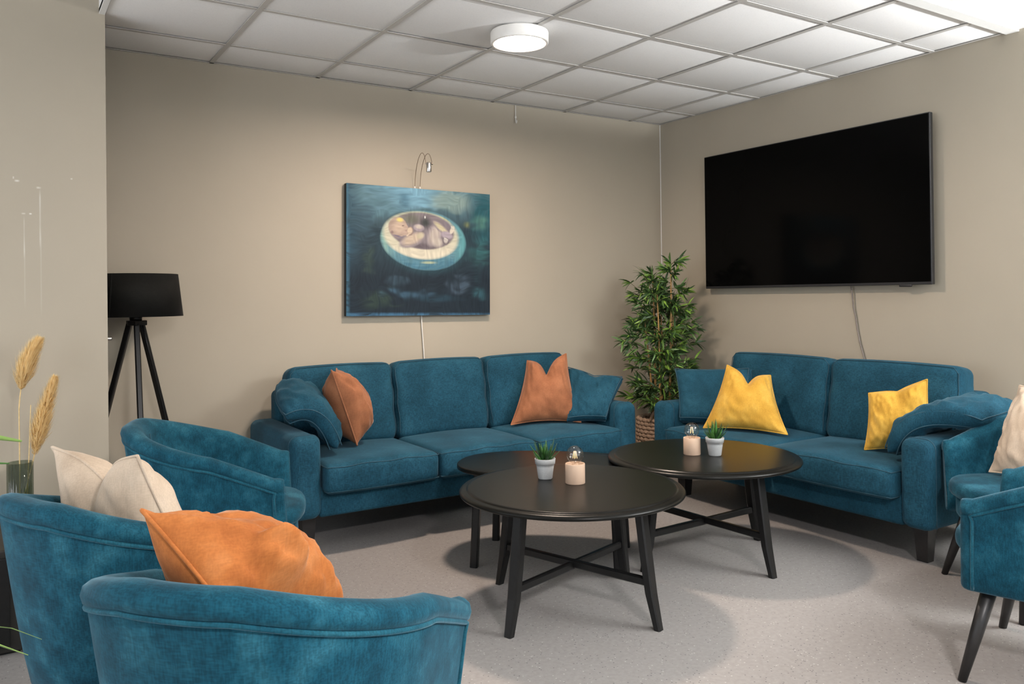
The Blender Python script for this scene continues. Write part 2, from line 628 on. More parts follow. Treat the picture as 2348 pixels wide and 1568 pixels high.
# thin pale line down the corner of the two walls
struct(obj('trim_1', box(-.004, 0, -.004, 0, 0, H), 'white_paint', smooth=False), 'pale paint line in the wall corner')

YE, XE = -2.55, -3.897         # the tiled field ends here
ceiling = struct(obj('ceiling', join(box(XE - .024, 2.75, YE - .062, .1, H + .07, H + .15), box(XE - .024, 2.75, YF - .1, YE - .062, H + .004, H + .15), box(XL - .1, XE - .024, YF - .1, .1, H + .55, H + .65), box(XE - .024, XE - .004, YF, 0, H + .004, H + .6)), 'white_paint', smooth=False), 'white suspended ceiling of square tiles')
TB = .024
xl = [-.3124 - .6 * i for i in range(6)]
yl = [-.3749 - .6 * j for j in range(4)]
xe = [0] + xl + [XE]
ye = [0] + yl + [YE]
tile_cache = {}
for i in range(len(xe) - 1):
    for j in range(len(ye) - 1):
        x1, x0, y1, y0 = xe[i], xe[i + 1], ye[j], ye[j + 1]
        w, d = x1 - x0 - .009, y1 - y0 - .009
        key = (round(w, 3), round(d, 3))
        if key not in tile_cache:
            t = obj('ceiling_tile', rbox(w, d, .016, .003, (1, 1, 1)), 'tile', ceiling)
            tile_cache[key] = t
        else:
            t = tile_cache[key].copy()
            COL.objects.link(t)
        t.location = ((x0 + x1) / 2, (y0 + y1) / 2, H + .0125 + random.uniform(0, .003))
        t.rotation_euler = (random.uniform(-.002, .002), random.uniform(-.002, .002), 0)
for x in xl:
    obj('grid_runner', box(x - TB / 2, x + TB / 2, YE, 0, H, H + .0035), 'grid_white', ceiling, smooth=False)
for y in yl:
    obj('grid_runner', box(XE, 0, y - TB / 2, y + TB / 2, H + .0004, H + .0032), 'grid_white', ceiling, smooth=False)
obj('wall_angle', box(XE, 0, -.018, 0, H, H + .002), 'grid_white', ceiling, smooth=False)
obj('wall_angle', box(-.018, 0, YE, 0, H + .0002, H + .0022), 'grid_white', ceiling, smooth=False)
struct(obj('trim_2', join(box(XE - .024, 0, YE - .062, YE, H - .006, H + .02)), 'white_paint', smooth=False), 'white edge strip where the ceiling tiles end')
struct(obj('trim_3', join(box(XE - .024, XE, YE, PY, H - .004, H + .02)), 'white_paint', smooth=False), 'white edge strip at the left end of the ceiling tiles')

# ------------------------------------------------------------------ ceiling lamp
lt = thing('ceiling_lamp', 'round white flush ceiling lamp, lit, under the tiles', 'lamp', (-2.142, -1.318, H))
R0 = .143
obj('rim', lathe([(.0, -.001), (R0 - .012, -.001), (R0 - .002, -.004), (R0, -.01), (R0, -.058), (R0 - .003, -.062), (R0 - .014, -.062), (R0 - .022, -.056), (R0 - .025, -.046), (R0 - .034, -.044)], 64), 'lamp_rim', lt)
obj('diffuser', lathe([(0, -.046), (.06, -.046), (.1, -.0455), (R0 - .031, -.044)], 64), 'lens', lt)

# ------------------------------------------------------------------ sofas
def sofa(name, label, W, seats, loc, rz):
    """Facing local -y, back against y = 0."""
    t = thing(name, label, 'sofa', loc, rz)
    AW = .15
    D = .79
    for s in (-1, 1):
        def arm_fn(V, s=s):
            V = V.copy()
            k = np.clip((V[:, 2] + .2) / .4, 0, 1)
            V[:, 0] *= 1 + .03 * np.sin(k * 3) 
            return V
        a = obj('arm', place(rbox(AW, D - .02, .405, .045, (4, 8, 6), arm_fn), (s * (W / 2 - AW / 2), -D / 2 - .01, .3775)), 'sofa', t)
        # stitched seam round the arm front
        ro_, yy = .0465, -D + .046
        path = [(s * (W / 2 + .0015), yy, z) for z in np.linspace(.19, .53, 6)]
        path += [(s * (W / 2 - .045 + ro_ * math.cos(t)), yy, .535 + ro_ * math.sin(t)) for t in np.linspace(.1, PI / 2, 7)]
        path += [(s * (W / 2 - AW + .045 - ro_ * math.cos(t)), yy, .535 + ro_ * math.sin(t)) for t in np.linspace(PI / 2, .1, 7)]
        path += [(s * (W / 2 - AW - .0015), yy, z) for z in np.linspace(.53, .44, 3)]
        obj('seam', tube(path, .0022, 6), 'seam', a)
    IW = W - 2 * AW
    obj('base', place(rbox(IW + .02, D - .05, .155, .02, (8, 6, 2)), (0, -(D - .05) / 2 - .025, .2525)), 'sofa', t)
    obj('back_frame', place(rbox(IW + .06, .13, .56, .035, (8, 2, 6)), (0, -.075, .455)), 'sofa', t)
    sw = IW / seats
    for i in range(seats):
        cx = -IW / 2 + sw * (i + .5)
        rg = np.random.default_rng(50 + i + seats * 10)
        ph = rg.uniform(0, 6, 4)

        def seat_fn(V, ph=ph):
            V = V.copy()
            u, v, w = V[:, 0] / (sw / 2), V[:, 1] / .29, V[:, 2] / .0725
            top = np.clip(w, -1, 1)
            V[:, 2] += .022 * (1 - np.clip(u, -1, 1) ** 2) * (1 - np.clip(v, -1, 1) ** 2 * .6) * np.clip(top, 0, 1)
            V[:, 1] -= .020 * (1 - u ** 2) * np.clip(-v, 0, 1) * (1 - w * w * .3)
            V[:, 2] += .003 * np.sin(9 * u + ph[0]) * np.clip(-v, 0, 1) * (top > 0)
            V[:, 1] += .0025 * np.sin(16 * u + ph[1] + 3 * w) * np.clip(-v - .6, 0, 1) * 2
            return V
        sc = obj('seat_cushion', place(rbox(sw - .006, .58, .145, .035, (12, 10, 4), seat_fn), (cx, -.255 - .29, .365)), 'sofa', t)
        hw, hd = (sw - .006) / 2 - .006, .284
        us = np.linspace(-1, 1, 25)
        for z in (.058, -.058):
            line = np.stack([us * hw, np.full(25, -hd), np.full(25, z)], -1)
            line = seat_fn(line)
            line[:, 2] += .001
            obj('seam', tube(np.concatenate([[(line[0][0] - .002, -hd + .3, line[0][2])], [(line[0][0] - .002, -hd + .03, line[0][2])], line, [(line[-1][0] + .002, -hd + .03, line[-1][2])], [(line[-1][0] + .002, -hd + .3, line[-1][2])]]) + np.array((cx, -.255 - .29, .365)), .002, 6), 'seam', sc)

        def back_fn(V, ph=ph):
            V = V.copy()
            u, w = V[:, 0] / (sw / 2), V[:, 2] / .22
            f = np.clip(-V[:, 1] / .08, 0, 1)
            V[:, 1] -= .030 * (1 - np.clip(u, -1, 1) ** 2) * (1 - np.clip(w, -1, 1) ** 2 * .7) * f
            V[:, 2] += .008 * (1 - u ** 2) * np.clip(w, 0, 1)
            V[:, 0] += .004 * np.sin(8 * w + ph[2]) * np.abs(u)
            return V
        rot = rotx(-.17)
        bc = obj('back_cushion', place(rbox(sw - .004, .165, .455, .05, (12, 4, 12), back_fn), (cx, -.205, .635), rot), 'sofa', t)
        hw2, hh2 = (sw - .004) / 2 - .012, .2275 - .012
        uu = np.linspace(-1, 1, 15)
        path = [(-hw2, -.066, w) for w in np.linspace(-hh2 + .03, hh2 - .03, 10)] + [(u * (hw2 - .03), -.066, hh2) for u in uu] + [(hw2, -.066, w) for w in np.linspace(hh2 - .03, -hh2 + .03, 10)]
        path = back_fn(np.array(path)) + np.array((0, -.004, 0))
        obj('seam', tube(path @ rot.T + np.array((cx, -.205, .635)), .002, 6), 'seam', bc)
    for sx in (-1, 1):
        for yy in (-.63, -.12):
            top, bot = .037, .025
            V = [(i * top, j * top, .18) for i, j in ((-1, -1), (1, -1), (1, 1), (-1, 1))] + [(i * bot, j * bot, 0) for i, j in ((-1, -1), (1, -1), (1, 1), (-1, 1))]
            F = [(0, 1, 2, 3), (7, 6, 5, 4)] + [(k, 4 + k, 4 + (k + 1) % 4, (k + 1) % 4) for k in range(4)]
            obj('leg', place((np.array(V), F), (sx * (W / 2 - .122), yy, 0)), 'black_leg', t, smooth=False)
    return t


sofa('long_sofa', 'long three-seat teal sofa against the wall under the painting', 2.15, 3, (-2.075, -.06, 0), 0)
sofa('short_sofa', 'two-seat teal sofa against the wall under the black screen', 1.79, 2, (-.10, -1.745, 0), -PI / 2)

# ------------------------------------------------------------------ tub chairs
def rim_h(s):
    return .775 - .19 * np.clip((np.abs(s) - .10) / .90, 0, 1) ** 1.22


def plan_xy(s, t, o, fo=0.):
    k = np.clip(t, 0, 1) ** .8
    W, D, yf = .265 + .075 * k - o, .27 + .07 * k - o, .215 - .025 * t - fo
    a, sg = np.abs(s), np.sign(s)
    th = np.clip(a / .62, 0, 1) * PI / 2
    x = W * np.sin(th) ** .87
    y = -.02 - D * np.maximum(np.cos(th), 0) ** .87
    y = np.where(a > .62, -.02 + (a - .62) / .38 * (yf + .02), y)
    return sg * x, y


def chair_mesh():
    ns = 96
    S = np.sign(np.linspace(-1, 1, ns + 1)) * np.abs(np.linspace(-1, 1, ns + 1))
    # profile round the shell: (inward offset, mode, value): 'b' = fraction of wall height, 'r' = below the rim
    prof = [(.012, 'z', .285), (.0, 'f', .02), (0, 'f', .2), (0, 'f', .4), (0, 'f', .6), (0, 'f', .8), (0, 'f', .92), (0, 'r', -.052), (.004, 'r', -.047), (-.006, 'r', -.040), (-.008, 'r', -.026), (-.002, 'r', -.010), (.012, 'r', -.001), (.03, 'r', .002), (.05, 'r', -.003), (.066, 'r', -.018), (.074, 'r', -.042), (.078, 'f', .72), (.084, 'f', .5), (.09, 'f', .25), (.09, 'z', .34), (.03, 'z', .285)]
    rings = []
    h = rim_h(S)
    for (o, mode, val) in prof:
        if mode == 'z':
            z = np.full_like(S, val)
        elif mode == 'f':
            z = .29 + (h - .05 - .29) * val
        else:
            z = h + val
        t = (z - .29) / .485
        x, y = plan_xy(S, t, o)
        rings.append(np.stack([x, y, z], -1))
    R = np.array(rings).transpose(1, 0, 2)            # s, profile, xyz
    # rounded front ends of the arms
    ends = []
    for side in (0, -1):
        base = R[side]
        # the arm leans outwards: shrink each ring about its own sloping centre line
        up_ = [np.interp(z, base[1:12, 2], base[1:12, 0]) for z in base[:, 2]]
        inn = base[15:21][::-1]
        dn_ = [np.interp(z, inn[:, 2], inn[:, 0]) for z in base[:, 2]]
        mid = (np.array(up_) + np.array(dn_)) / 2
        zc = base[:, 2].mean()
        ex = []
        for sc, fw in ((.97, .010), (.86, .021), (.62, .030), (.3, .034), (.02, .035)):
            q = base.copy()
            q[:, 0] = mid + (base[:, 0] - mid) * sc
            q[:, 2] = zc + (base[:, 2] - zc) * (1 - (1 - sc) * .10)
            q[:, 1] = base[:, 1] + fw
            ex.append(q)
        ends.append(ex)
    R = np.concatenate([np.array(ends[0][::-1]), R, np.array(ends[1])])
    m, n = R.shape[:2]
    V = R.reshape(-1, 3)
    F = []
    for i in range(m - 1):
        for k in range(n):
            F.append((i * n + k, i * n + (k + 1) % n, (i + 1) * n + (k + 1) % n, (i + 1) * n + k))
    F.append(tuple(range(n)))
    F.append(tuple((m - 1) * n + k for k in range(n))[::-1])
    return V, [q[::-1] for q in F]


def chair_piping():
    S = np.linspace(-1, 1, 90)
    h = rim_h(S)
    x, y = plan_xy(S, (h - .05 - .29) / .485, -.002)
    P = list(np.stack([x, y, h - .048], -1))
    # run down the outer front edges of the arms
    def down(s):
        out = []
        for f in np.linspace(.93, .02, 12):
            z = .29 + (rim_h(np.array([s]))[0] - .05 - .29) * f
            xx, yy = plan_xy(np.array([s]), np.array([(z - .29) / .485]), -.001)
            out.append((xx[0], yy[0] - .006, z))
        return out
    return tube(np.array(down(-1.)[::-1] + P + down(1.)), .0055, 8)


def seat_plan(hw, yb, yf, n=64, e=2.8):
    out = []
    cy, hd = (yb + yf) / 2, (yf - yb) / 2
    for k in range(n):
        t = 2 * PI * k / n
        c, s = math.cos(t), math.sin(t)
        ee = e if s > 0 else 3.5
        out.append((hw * math.copysign(abs(c) ** (2 / ee), c), cy + hd * math.copysign(abs(s) ** (2 / ee), s)))
    return out


def make_chair():
    t = thing('tub_chair', '', 'chair')
    obj('shell', chair_mesh(), 'chair', t)
    obj('piping', chair_piping(), 'chair_piping', t)
    # central seam in the inner back
    path = []
    for z in np.linspace(.46, .728, 10):
        x, y = plan_xy(np.array([0.0]), np.array([(z - .29) / .485]), .08 - .004 * (z > .74))
        path.append((0, y[0] + .002, z))
    obj('back_seam', tube(path, .002, 6), 'seam', t)
    obj('seat_base', puck(seat_plan(.262, -.26, .275), .285, .385, .02, rb=.03), 'chair', t)
    obj('seat_cushion', puck(seat_plan(.262, -.24, .305), .38, .450, .03, .018), 'chair', t)
    for sx in (-1, 1):
        for (ya, yb) in ((.17, .24), (-.15, -.27)):
            fx = .277 if ya > 0 else .23
            path = [(sx * .205, ya, .30), (sx * (.205 + (fx - .205) * .5), (ya + yb) / 2, .15), (sx * fx, yb, .0)]
            V, F = tube(path, [.024, .0195, .0135], 16)
            V[:, 2] = np.maximum(V[:, 2], 0)
            obj('leg', (V, F), 'black_leg', t)
    return t


def copy_tree(o, parent=None):
    c = o.copy()
    COL.objects.link(c)
    c.parent = parent
    for ch in o.children:
        copy_tree(ch, c)
    return c


chairs = [((-3.571, -1.355), -1.902, 'blue velvet tub chair facing right, in front of the long sofa and floor lamp'),
          ((-3.964, -2.304), -1.154, 'blue velvet tub chair at the left edge holding a beige pillow'),
          ((-3.838, -3.036), -.834, 'nearest blue velvet tub chair, seen from behind, with an orange pillow'),
          ((-.777, -3.027), 1.0, 'blue velvet tub chair with a beige pillow beside the short sofa'),
          ((-1.421, -3.405), .261, 'empty blue velvet tub chair cut off by the lower right edge')]
proto = make_chair()
for i, (xy, a, lab) in enumerate(chairs):
    o = proto if i == 0 else copy_tree(proto)
    o.location = (*xy, 0)
    o.rotation_euler = (0, 0, a)
    tag(o, lab, 'chair', 'blue velvet tub chairs')

# ------------------------------------------------------------------ coffee tables
def round_table(label, loc, rz):
    t = thing('coffee_table', label, 'table', loc, rz)
    prof = [(0, .48), (.2, .48), (.405, .48), (.4145, .4798), (.4175, .4785), (.4195, .4755), (.4225, .4745), (.436, .4742), (.444, .472), (.4495, .466), (.45, .462), (.4475, .457), (.438, .4535), (.41, .4515), (0, .4515)]
    obj('tabletop', lathe(prof, 128), 'black_table', t)
    for k in range(4):
        a = k * PI / 2
        c, s = math.cos(a), math.sin(a)
        # leg: splayed, tapering to the foot, inner side cut in near the bottom
        st = [(.318, .4515, .047, .036), (.345, .25, .047, .036), (.362, .13, .044, .034), (.392, .0, .033, .026)]
        V, F = [], []
        for (r, z, w, d) in st:
            for (i, j) in ((-1, -.72), (-.72, -1), (.72, -1), (1, -.72), (1, .72), (.72, 1), (-.72, 1), (-1, .72)):
                rr, tt = r + j * d / 2, i * w / 2
                V.append((rr * c - tt * s, rr * s + tt * c, z))
        for q in range(len(st) - 1):
            F += [(q * 8 + m, (q + 1) * 8 + m, (q + 1) * 8 + (m + 1) % 8, q * 8 + (m + 1) % 8) for m in range(8)]
        F += [tuple(range(8)), tuple(range((len(st) - 1) * 8, len(st) * 8))[::-1]]
        obj('leg', (np.array(V), F), 'black_wood', t, smooth=False)
    for a in (0, PI / 2):
        c, s = math.cos(a), math.sin(a)
        zz = .165 + (.004 if a else -.004)
        obj('stretcher', bar((-.352 * c, -.352 * s, zz), (.352 * c, .352 * s, zz), .024, .03), 'black_wood', t, smooth=False)
        obj('top_support', bar((-.318 * c, -.318 * s, .4375), (.318 * c, .318 * s, .4375), .026, .027), 'black_wood', t, smooth=False)
    return t


round_table('nearest round black coffee table with a succulent and a bulb lamp', (-2.386, -2.033, 0), math.radians(17))
round_table('round black coffee table in front of the short sofa', (-1.497, -1.881, 0), math.radians(2.5))
t3 = thing('oval_table', 'low oval black table tucked behind the two round tables', 'table', (-2.10, -1.49, 0), -PI / 4)
stad = []
for k in range(96):
    a = 2 * PI * k / 96
    c, s = math.cos(a), math.sin(a)
    stad.append((.455 * math.copysign(abs(c) ** .86, c), .30 * math.copysign(abs(s) ** .86, s)))
obj('tabletop', puck(stad, .424, .446, .006, 0, 4), 'black_table', t3)
for sx in (-1, 1):
    for sy in (-1, 1):
        obj('leg', bar((sx * .31, sy * .195, .43), (sx * .33, sy * .212, 0), .036, .036, (0, 1, 0)), 'black_wood', t3, smooth=False)
for sy in (-1, 1):
    obj('apron', bar((-.3, sy * .19, .4), (.3, sy * .19, .4), .02, .045), 'black_wood', t3, smooth=False)

# ------------------------------------------------------------------ pillows
def pillow(name, label, mat, corners, T, face, notch=0., conc=.09, tip=None, seed=1, net=None, boxed=False, pipe_mat=None, wr=.006, notch_w=.28, group=None, slump=0., bumps=()):
    """corners: bottom-left, bottom-right, top-right, top-left in world metres; T half thickness; face = direction the front faces."""
    n = 44
    U = np.linspace(-1, 1, n + 1)
    U = np.sign(U) * (1 - (1 - np.abs(U)) ** 1.25)
    u, v = np.meshgrid(U, U, indexing='ij')
    if net is None:
        bl, br, tr, tl = (np.array(c, float) for c in corners)
        e = lambda a: a[..., None]
        base = e((1 - u) * (1 - v) / 4) * bl + e((1 + u) * (1 - v) / 4) * br + e((1 + u) * (1 + v) / 4) * tr + e((1 - u) * (1 + v) / 4) * tl
    else:
        N = np.array(net, float)          # [row v -1,0,1][col u -1,0,1]
        q = lambda x: (x * (x - 1) / 2, 1 - x * x, x * (x + 1) / 2)
        qu, qv = q(u), q(v)
        base = sum((qv[j] * qu[i])[..., None] * N[j][i] for j in range(3) for i in range(3))
    ctr = base[n // 2, n // 2].copy()
    du, dv = np.gradient(base, axis=0), np.gradient(base, axis=1)
    nr = np.cross(du, dv)
    nr /= np.linalg.norm(nr, axis=2, keepdims=True) + 1e-9
    sgn = 1 if nr[n // 2, n // 2] @ np.array(face, float) > 0 else -1
    nr = nr * sgn
    eu, ev = base[-1, n // 2] - base[0, n // 2], base[n // 2, -1] - base[n // 2, 0]
    # concave sides between the pointed corners
    base = base - (np.sign(u) * np.abs(u) ** 3 * (1 - v * v) * conc * .5)[..., None] * eu - (np.sign(v) * np.abs(v) ** 3 * (1 - u * u) * conc * .5)[..., None] * ev
    # dent pressed into the top edge
    vv = np.clip((v + .55) / 1.55, 0, 1) ** 2.2
    base = base - (notch * np.exp(-np.abs(u / notch_w) ** 1.35) * vv)[..., None] * ev
    if slump:
        base = base + (slump * (1 - u * u) * (1 - v * v))[..., None] * nr
    p = 6.0 if boxed else 2.2
    th = T * (np.maximum(1 - np.abs(u) ** p, 0) * np.maximum(1 - np.abs(v) ** p, 0)) ** (.5 if boxed else .62)
    th = th * (1 - .45 * (notch > 0) * np.exp(-(u / .3) ** 2) * np.clip(v, 0, 1))
    # creases running in from the corners and sides
    w = wr * (vnoise(u * 5 + 9 + v * 1.5, v * 3 + 9, seed) - .5) * 2 + wr * 1.1 * (vnoise(u * 11 + 20 + 4 * v, v * 4 + 20 - 2 * u, seed + 1) - .5) * 2
    rad = np.clip(np.hypot(u, v) - .15, 0, 1)
    w = w * (.35 + rad) * np.minimum(1, 3.5 * (1 - np.maximum(np.abs(u), np.abs(v))))
    for (bu, bv, ru, rv, rot_, amp) in bumps:
        a_ = math.radians(rot_)
        p_, q_ = ((u - bu) * math.cos(a_) + (v - bv) * math.sin(a_)) / ru, (-(u - bu) * math.sin(a_) + (v - bv) * math.cos(a_)) / rv
        d_ = np.clip(1.15 - np.hypot(p_, q_), 0, 1)
        w = w + amp * np.minimum(1, d_ * 2.2) ** .8 * (1 + .25 * np.sin(6 * p_ + 2 * q_))
    front = base + nr * (th + w)[..., None]
    w2 = np.roll(w, 5, 0) * np.minimum(1, 3 * (1 - np.maximum(np.abs(u), np.abs(v))))
    back = base - nr * (th + w2)[..., None]
    m = n + 1
    V = np.concatenate([front.reshape(-1, 3), back.reshape(-1, 3)]) - ctr
    edge = lambda i, j: i in (0, n) or j in (0, n)
    bid = lambda i, j: i * m + j if edge(i, j) else m * m + i * m + j
    F = []
    for i in range(n):
        for j in range(n):
            q1 = (i * m + j, (i + 1) * m + j, (i + 1) * m + j + 1, i * m + j + 1)
            q2 = (bid(i, j), bid(i, j + 1), bid(i + 1, j + 1), bid(i + 1, j))
            if sgn < 0:
                q1, q2 = q1[::-1], q2[::-1]
            F += [q1, q2]
    used = sorted({k for q in F for k in q})
    rm = {k: i for i, k in enumerate(used)}
    o = obj(name, (V[used], [tuple(rm[k] for k in q) for q in F]), mat, None, ctr)
    tag(o, label, 'pillow', group)
    ring = [(i, 0) for i in range(n)] + [(n, j) for j in range(n)] + [(i, n) for i in range(n, 0, -1)] + [(0, j) for j in range(n, 0, -1)]
    P = np.array([base[i, j] for i, j in ring]) - ctr
    if boxed:
        for k in (1, -1):
            ins = np.array([base[i, j] + nr[i, j] * 0 for i, j in ring])
            q = ins - ctr
            cen = q.mean(0)
            q2 = cen + (q - cen) * .955 + np.array([nr[i, j] for i, j in ring]) * k * T * .5
            obj('piping', tube(q2, .003, 6, True), pipe_mat or mat, o)
    else:
        obj('piping', tube(P, .0042, 6, True), pipe_mat or mat, o)
    return o


G1, G2 = 'pillows on the long sofa', 'pillows on the short sofa'
CAMDIR = (-.54, -.84, .1)
# long sofa
pillow('pillow', 'dark teal pillow slumped over the left arm of the long sofa', 'sofa', None, .062, (.3, -.3, 1), net=[
    [(-3.125, -.70, .65), (-2.985, -.735, .645), (-2.885, -.735, .485)],
    [(-3.125, -.52, .705), (-2.955, -.54, .715), (-2.85, -.56, .50)],
    [(-3.045, -.30, .76), (-2.93, -.33, .74), (-2.82, -.40, .53)]], boxed=True, pipe_mat='seam', seed=3, wr=.008, conc=.05, group=G1)
pillow('pillow', 'rust orange pillow seen edge-on at the left end of the long sofa', 'brown', [(-2.735, -.625, .47), (-2.60, -.37, .475), (-2.745, -.36, .855), (-2.885, -.665, .875)], .125, (1, -.4, .2), notch=.10, seed=5, conc=.10, wr=.009, group=G1)
pillow('pillow', 'brown velvet pillow with a dented top on the right of the long sofa', 'brown', [(-1.70, -.495, .462), (-1.30, -.665, .462), (-1.296, -.515, .875), (-1.487, -.36, .832)], .095, CAMDIR, notch=.24, seed=8, conc=.10, wr=.007, group=G1)
pillow('pillow', 'dark teal pillow leaning over the right arm of the long sofa', 'sofa', [(-1.39, -.64, .472), (-1.185, -.77, .478), (-.985, -.70, .712), (-1.235, -.44, .772)], .06, CAMDIR, notch=.06, boxed=True, pipe_mat='seam', seed=12, wr=.010, conc=.06, group=G1)
# short sofa
pillow('pillow', 'dark teal square pillow in the left corner of the short sofa', 'sofa', [(-.815, -1.02, .468), (-.62, -1.42, .468), (-.47, -1.285, .78), (-.68, -.845, .757)], .065, CAMDIR, boxed=True, pipe_mat='seam', seed=15, wr=.004, conc=.05, group=G2)
pillow('pillow', 'mustard yellow pillow with a dented top in front of a teal pillow', 'yellow', [(-.875, -1.275, .465), (-.665, -1.70, .462), (-.53, -1.475, .762), (-.72, -1.32, .822)], .095, CAMDIR, notch=.20, seed=18, conc=.09, wr=.006, group=G2)
pillow('pillow', 'mustard yellow pillow propped against the right armrest of the short sofa', 'yellow', [(-.715, -2.205, .462), (-.55, -2.46, .48), (-.545, -2.43, .815), (-.645, -2.185, .733)], .085, (-.75, .1, .15), notch=.05, seed=22, conc=.07, wr=.008, group=G2)
pillow('pillow', 'dark teal pillow draped over the right arm of the short sofa', 'sofa', None, .062, (-.3, .1, 1), net=[
    [(-.80, -2.385, .485), (-.815, -2.53, .652), (-.69, -2.76, .655)],
    [(-.60, -2.39, .505), (-.60, -2.55, .672), (-.56, -2.80, .672)],
    [(-.42, -2.41, .55), (-.40, -2.55, .69), (-.36, -2.78, .69)]], boxed=True, pipe_mat='seam', seed=25, wr=.008, conc=.05, group=G2)
# chairs
pillow('pillow', 'beige pillow leaning in the tub chair beside the short sofa', 'beige', [(-.775, -2.835, .47), (-.935, -3.184, .47), (-.724, -3.20, .85), (-.575, -2.866, .825)], .085, (-.84, .54, .2), notch=.08, seed=28, conc=.09, wr=.009)
pillow('pillow', 'beige pillow with two peaked corners in the leftmost tub chair', 'beige', [(-4.05, -2.10, .47), (-3.87, -2.50, .47), (-4.035, -2.46, .855), (-4.20, -2.09, .84)], .105, (.8, .3, .3), notch=.20, seed=31, conc=.09, wr=.006)
pillow('pillow', 'bright orange velvet pillow with a folded corner in the nearest tub chair', 'orange', [(-4.0, -3.165, .70), (-3.69, -2.975, .55), (-3.79, -2.86, .655), (-4.108, -3.04, .855)], .112, (.3, -.6, .75), seed=34, conc=.03, wr=.009,
       bumps=((-.35, -.55, .26, .36, 35, .035),))

# ------------------------------------------------------------------ painting
def paint_canvas():
    """Vertex colours of the canvas, laid down stroke by stroke in picture units (x right, y down)."""
    NX, NY = 330, 270
    gx, gy = np.meshgrid(np.linspace(0, 1, NX), np.linspace(0, 1, NY), indexing='ij')
    X = (175 + gx * 1223) * (1 - gy) + (172 + gx * 1213) * gy
    Y = (298 + gx * 85) * (1 - gy) + (1428 - gx * 16) * gy
    # keep painted circles as they read on the slightly foreshortened picture
    Yp = Y
    s2l = lambda c: np.array([(q / 255 / 12.92) if q / 255 <= .04045 else ((q / 255 + .055) / 1.055) ** 2.4 for q in c])
    C = np.zeros((NX, NY, 3)) + s2l((48, 66, 76))

    def lay(mask, col, k=1.0, br=0.):
        nonlocal C
        if br:
            mask = mask * np.clip(1 - br + br * 2 * np.where(dir_, f2, f5), 0, 1.3)
        C = C + (np.clip(mask, 0, 1) * k)[..., None] * (s2l(col) - C)
    wx_, wy_ = X + 60 * (vnoise(X / 120, Y / 120, 8) - .5), Y + 60 * (vnoise(X / 110, Y / 130, 9) - .5)
    f1 = vnoise(wx_ / 90, wy_ / 38, 1)
    f2 = vnoise(wx_ / 26, wy_ / 90, 2)
    f3 = vnoise(wx_ / 9, wy_ / 70, 3)
    f4 = vnoise(wx_ / 55, wy_ / 11, 4)
    f5 = vnoise(wx_ / 80, wy_ / 20, 6)
    dir_ = np.clip((vnoise(X / 150, Y / 150, 14) - .42) / .16, 0, 1) > .5

    def blob(cx, cy, rx, ry, rot=0, soft=1.0, wob=0.):
        a = math.radians(rot)
        dx, dy = X - cx, Yp - cy
        p, q = dx * math.cos(a) + dy * math.sin(a), -dx * math.sin(a) + dy * math.cos(a)
        d = np.sqrt((p / rx) ** 2 + (q / ry) ** 2) + wob * (f1 - .5)
        return np.clip((1 - d) / soft, 0, 1)
    sm = lambda m: m * m * (3 - 2 * m)
    lay(np.clip((700 - Y) / 330, 0, 1), (104, 140, 152), 1, .25)
    lay(sm(blob(700, 370, 470, 210, 0, .8, .5)), (130, 178, 202), 1, .3)
    lay(sm(blob(1050, 450, 280, 130, 10, .8, .5)), (140, 164, 160), .9, .3)
    lay(sm(blob(420, 470, 240, 190, 0, .8, .6)), (98, 134, 148), .9, .5)
    lay(sm(blob(300, 600, 130, 260, 0, .9, .6)), (66, 92, 106), .9, .5)
    lay(np.clip((310 - X) / 130, 0, 1), (54, 82, 98), .9, .6)
    lay(sm(blob(1330, 520, 170, 420, 0, .8, .5)), (44, 94, 104), .95, .35)
    lay(sm(blob(1310, 640, 120, 80, 0, .9, .8)), (88, 134, 126), .9, .7)
    lay(sm(blob(1290, 900, 120, 170, 0, .9, .8)), (62, 112, 114), .9, .8)
    lay(sm(blob(1180, 650, 50, 40, 0, .9, .8)), (132, 140, 92), .7, .7)
    lay(np.clip((Y - 860) / 260, 0, 1), (37, 48, 58), 1, .2)
    lay(sm(blob(440, 1270, 180, 100, 0, .9, .9)), (54, 72, 66), .8, .8)
    lay(sm(blob(350, 960, 60, 170, 0, .9, .9)), (58, 76, 72), .7, .9)
    lay(sm(blob(640, 1235, 280, 50, 4, .9, .9)), (64, 94, 114), .9, .9)
    lay(sm(blob(600, 1120, 130, 60, 0, .9, .9)), (62, 84, 98), .7, .9)
    lay(sm(blob(1110, 1160, 130, 90, 0, .9, .9)), (74, 92, 108), .8, .9)
    lay(sm(blob(1270, 1220, 80, 120, 0, .9, .9)), (58, 98, 108), .8, .9)
    lay(sm(blob(900, 1280, 300, 40, 0, .9, .9)), (46, 72, 86), .7, .9)
    lay(np.clip((Y - 1392) / 22, 0, 1), (76, 122, 156), .8, 1.)
    lay(np.clip((205 - X) / 24, 0, 1), (70, 118, 142), .7, 1.)
    # outer shell of the bowl
    lay(sm(blob(812, 800, 415, 300, 8, .25)), (52, 86, 96), .55)
    bowl = blob(805, 780, 372, 258, 8, .06)
    lay(bowl, (108, 152, 164), 1, .1)
    lay(bowl * np.clip((Y - 880) / 130, 0, 1) * (.5 + f4), (74, 120, 142), .95, .3)
    lay(bowl * np.clip((X - 1050) / 110, 0, 1), (98, 168, 172), .8)
    lay(bowl * np.clip((560 - X) / 120, 0, 1) * (.4 + f2), (152, 190, 176), .8)
    # cream lip
    lip = blob(782, 738, 338, 208, 8, .10)
    lay(lip, (206, 204, 182))
    lay(lip * np.clip((Y - 800) / 90, 0, 1), (222, 216, 196), .9)
    lay(lip * np.clip((640 - Y) / 90, 0, 1), (176, 182, 148), .8)
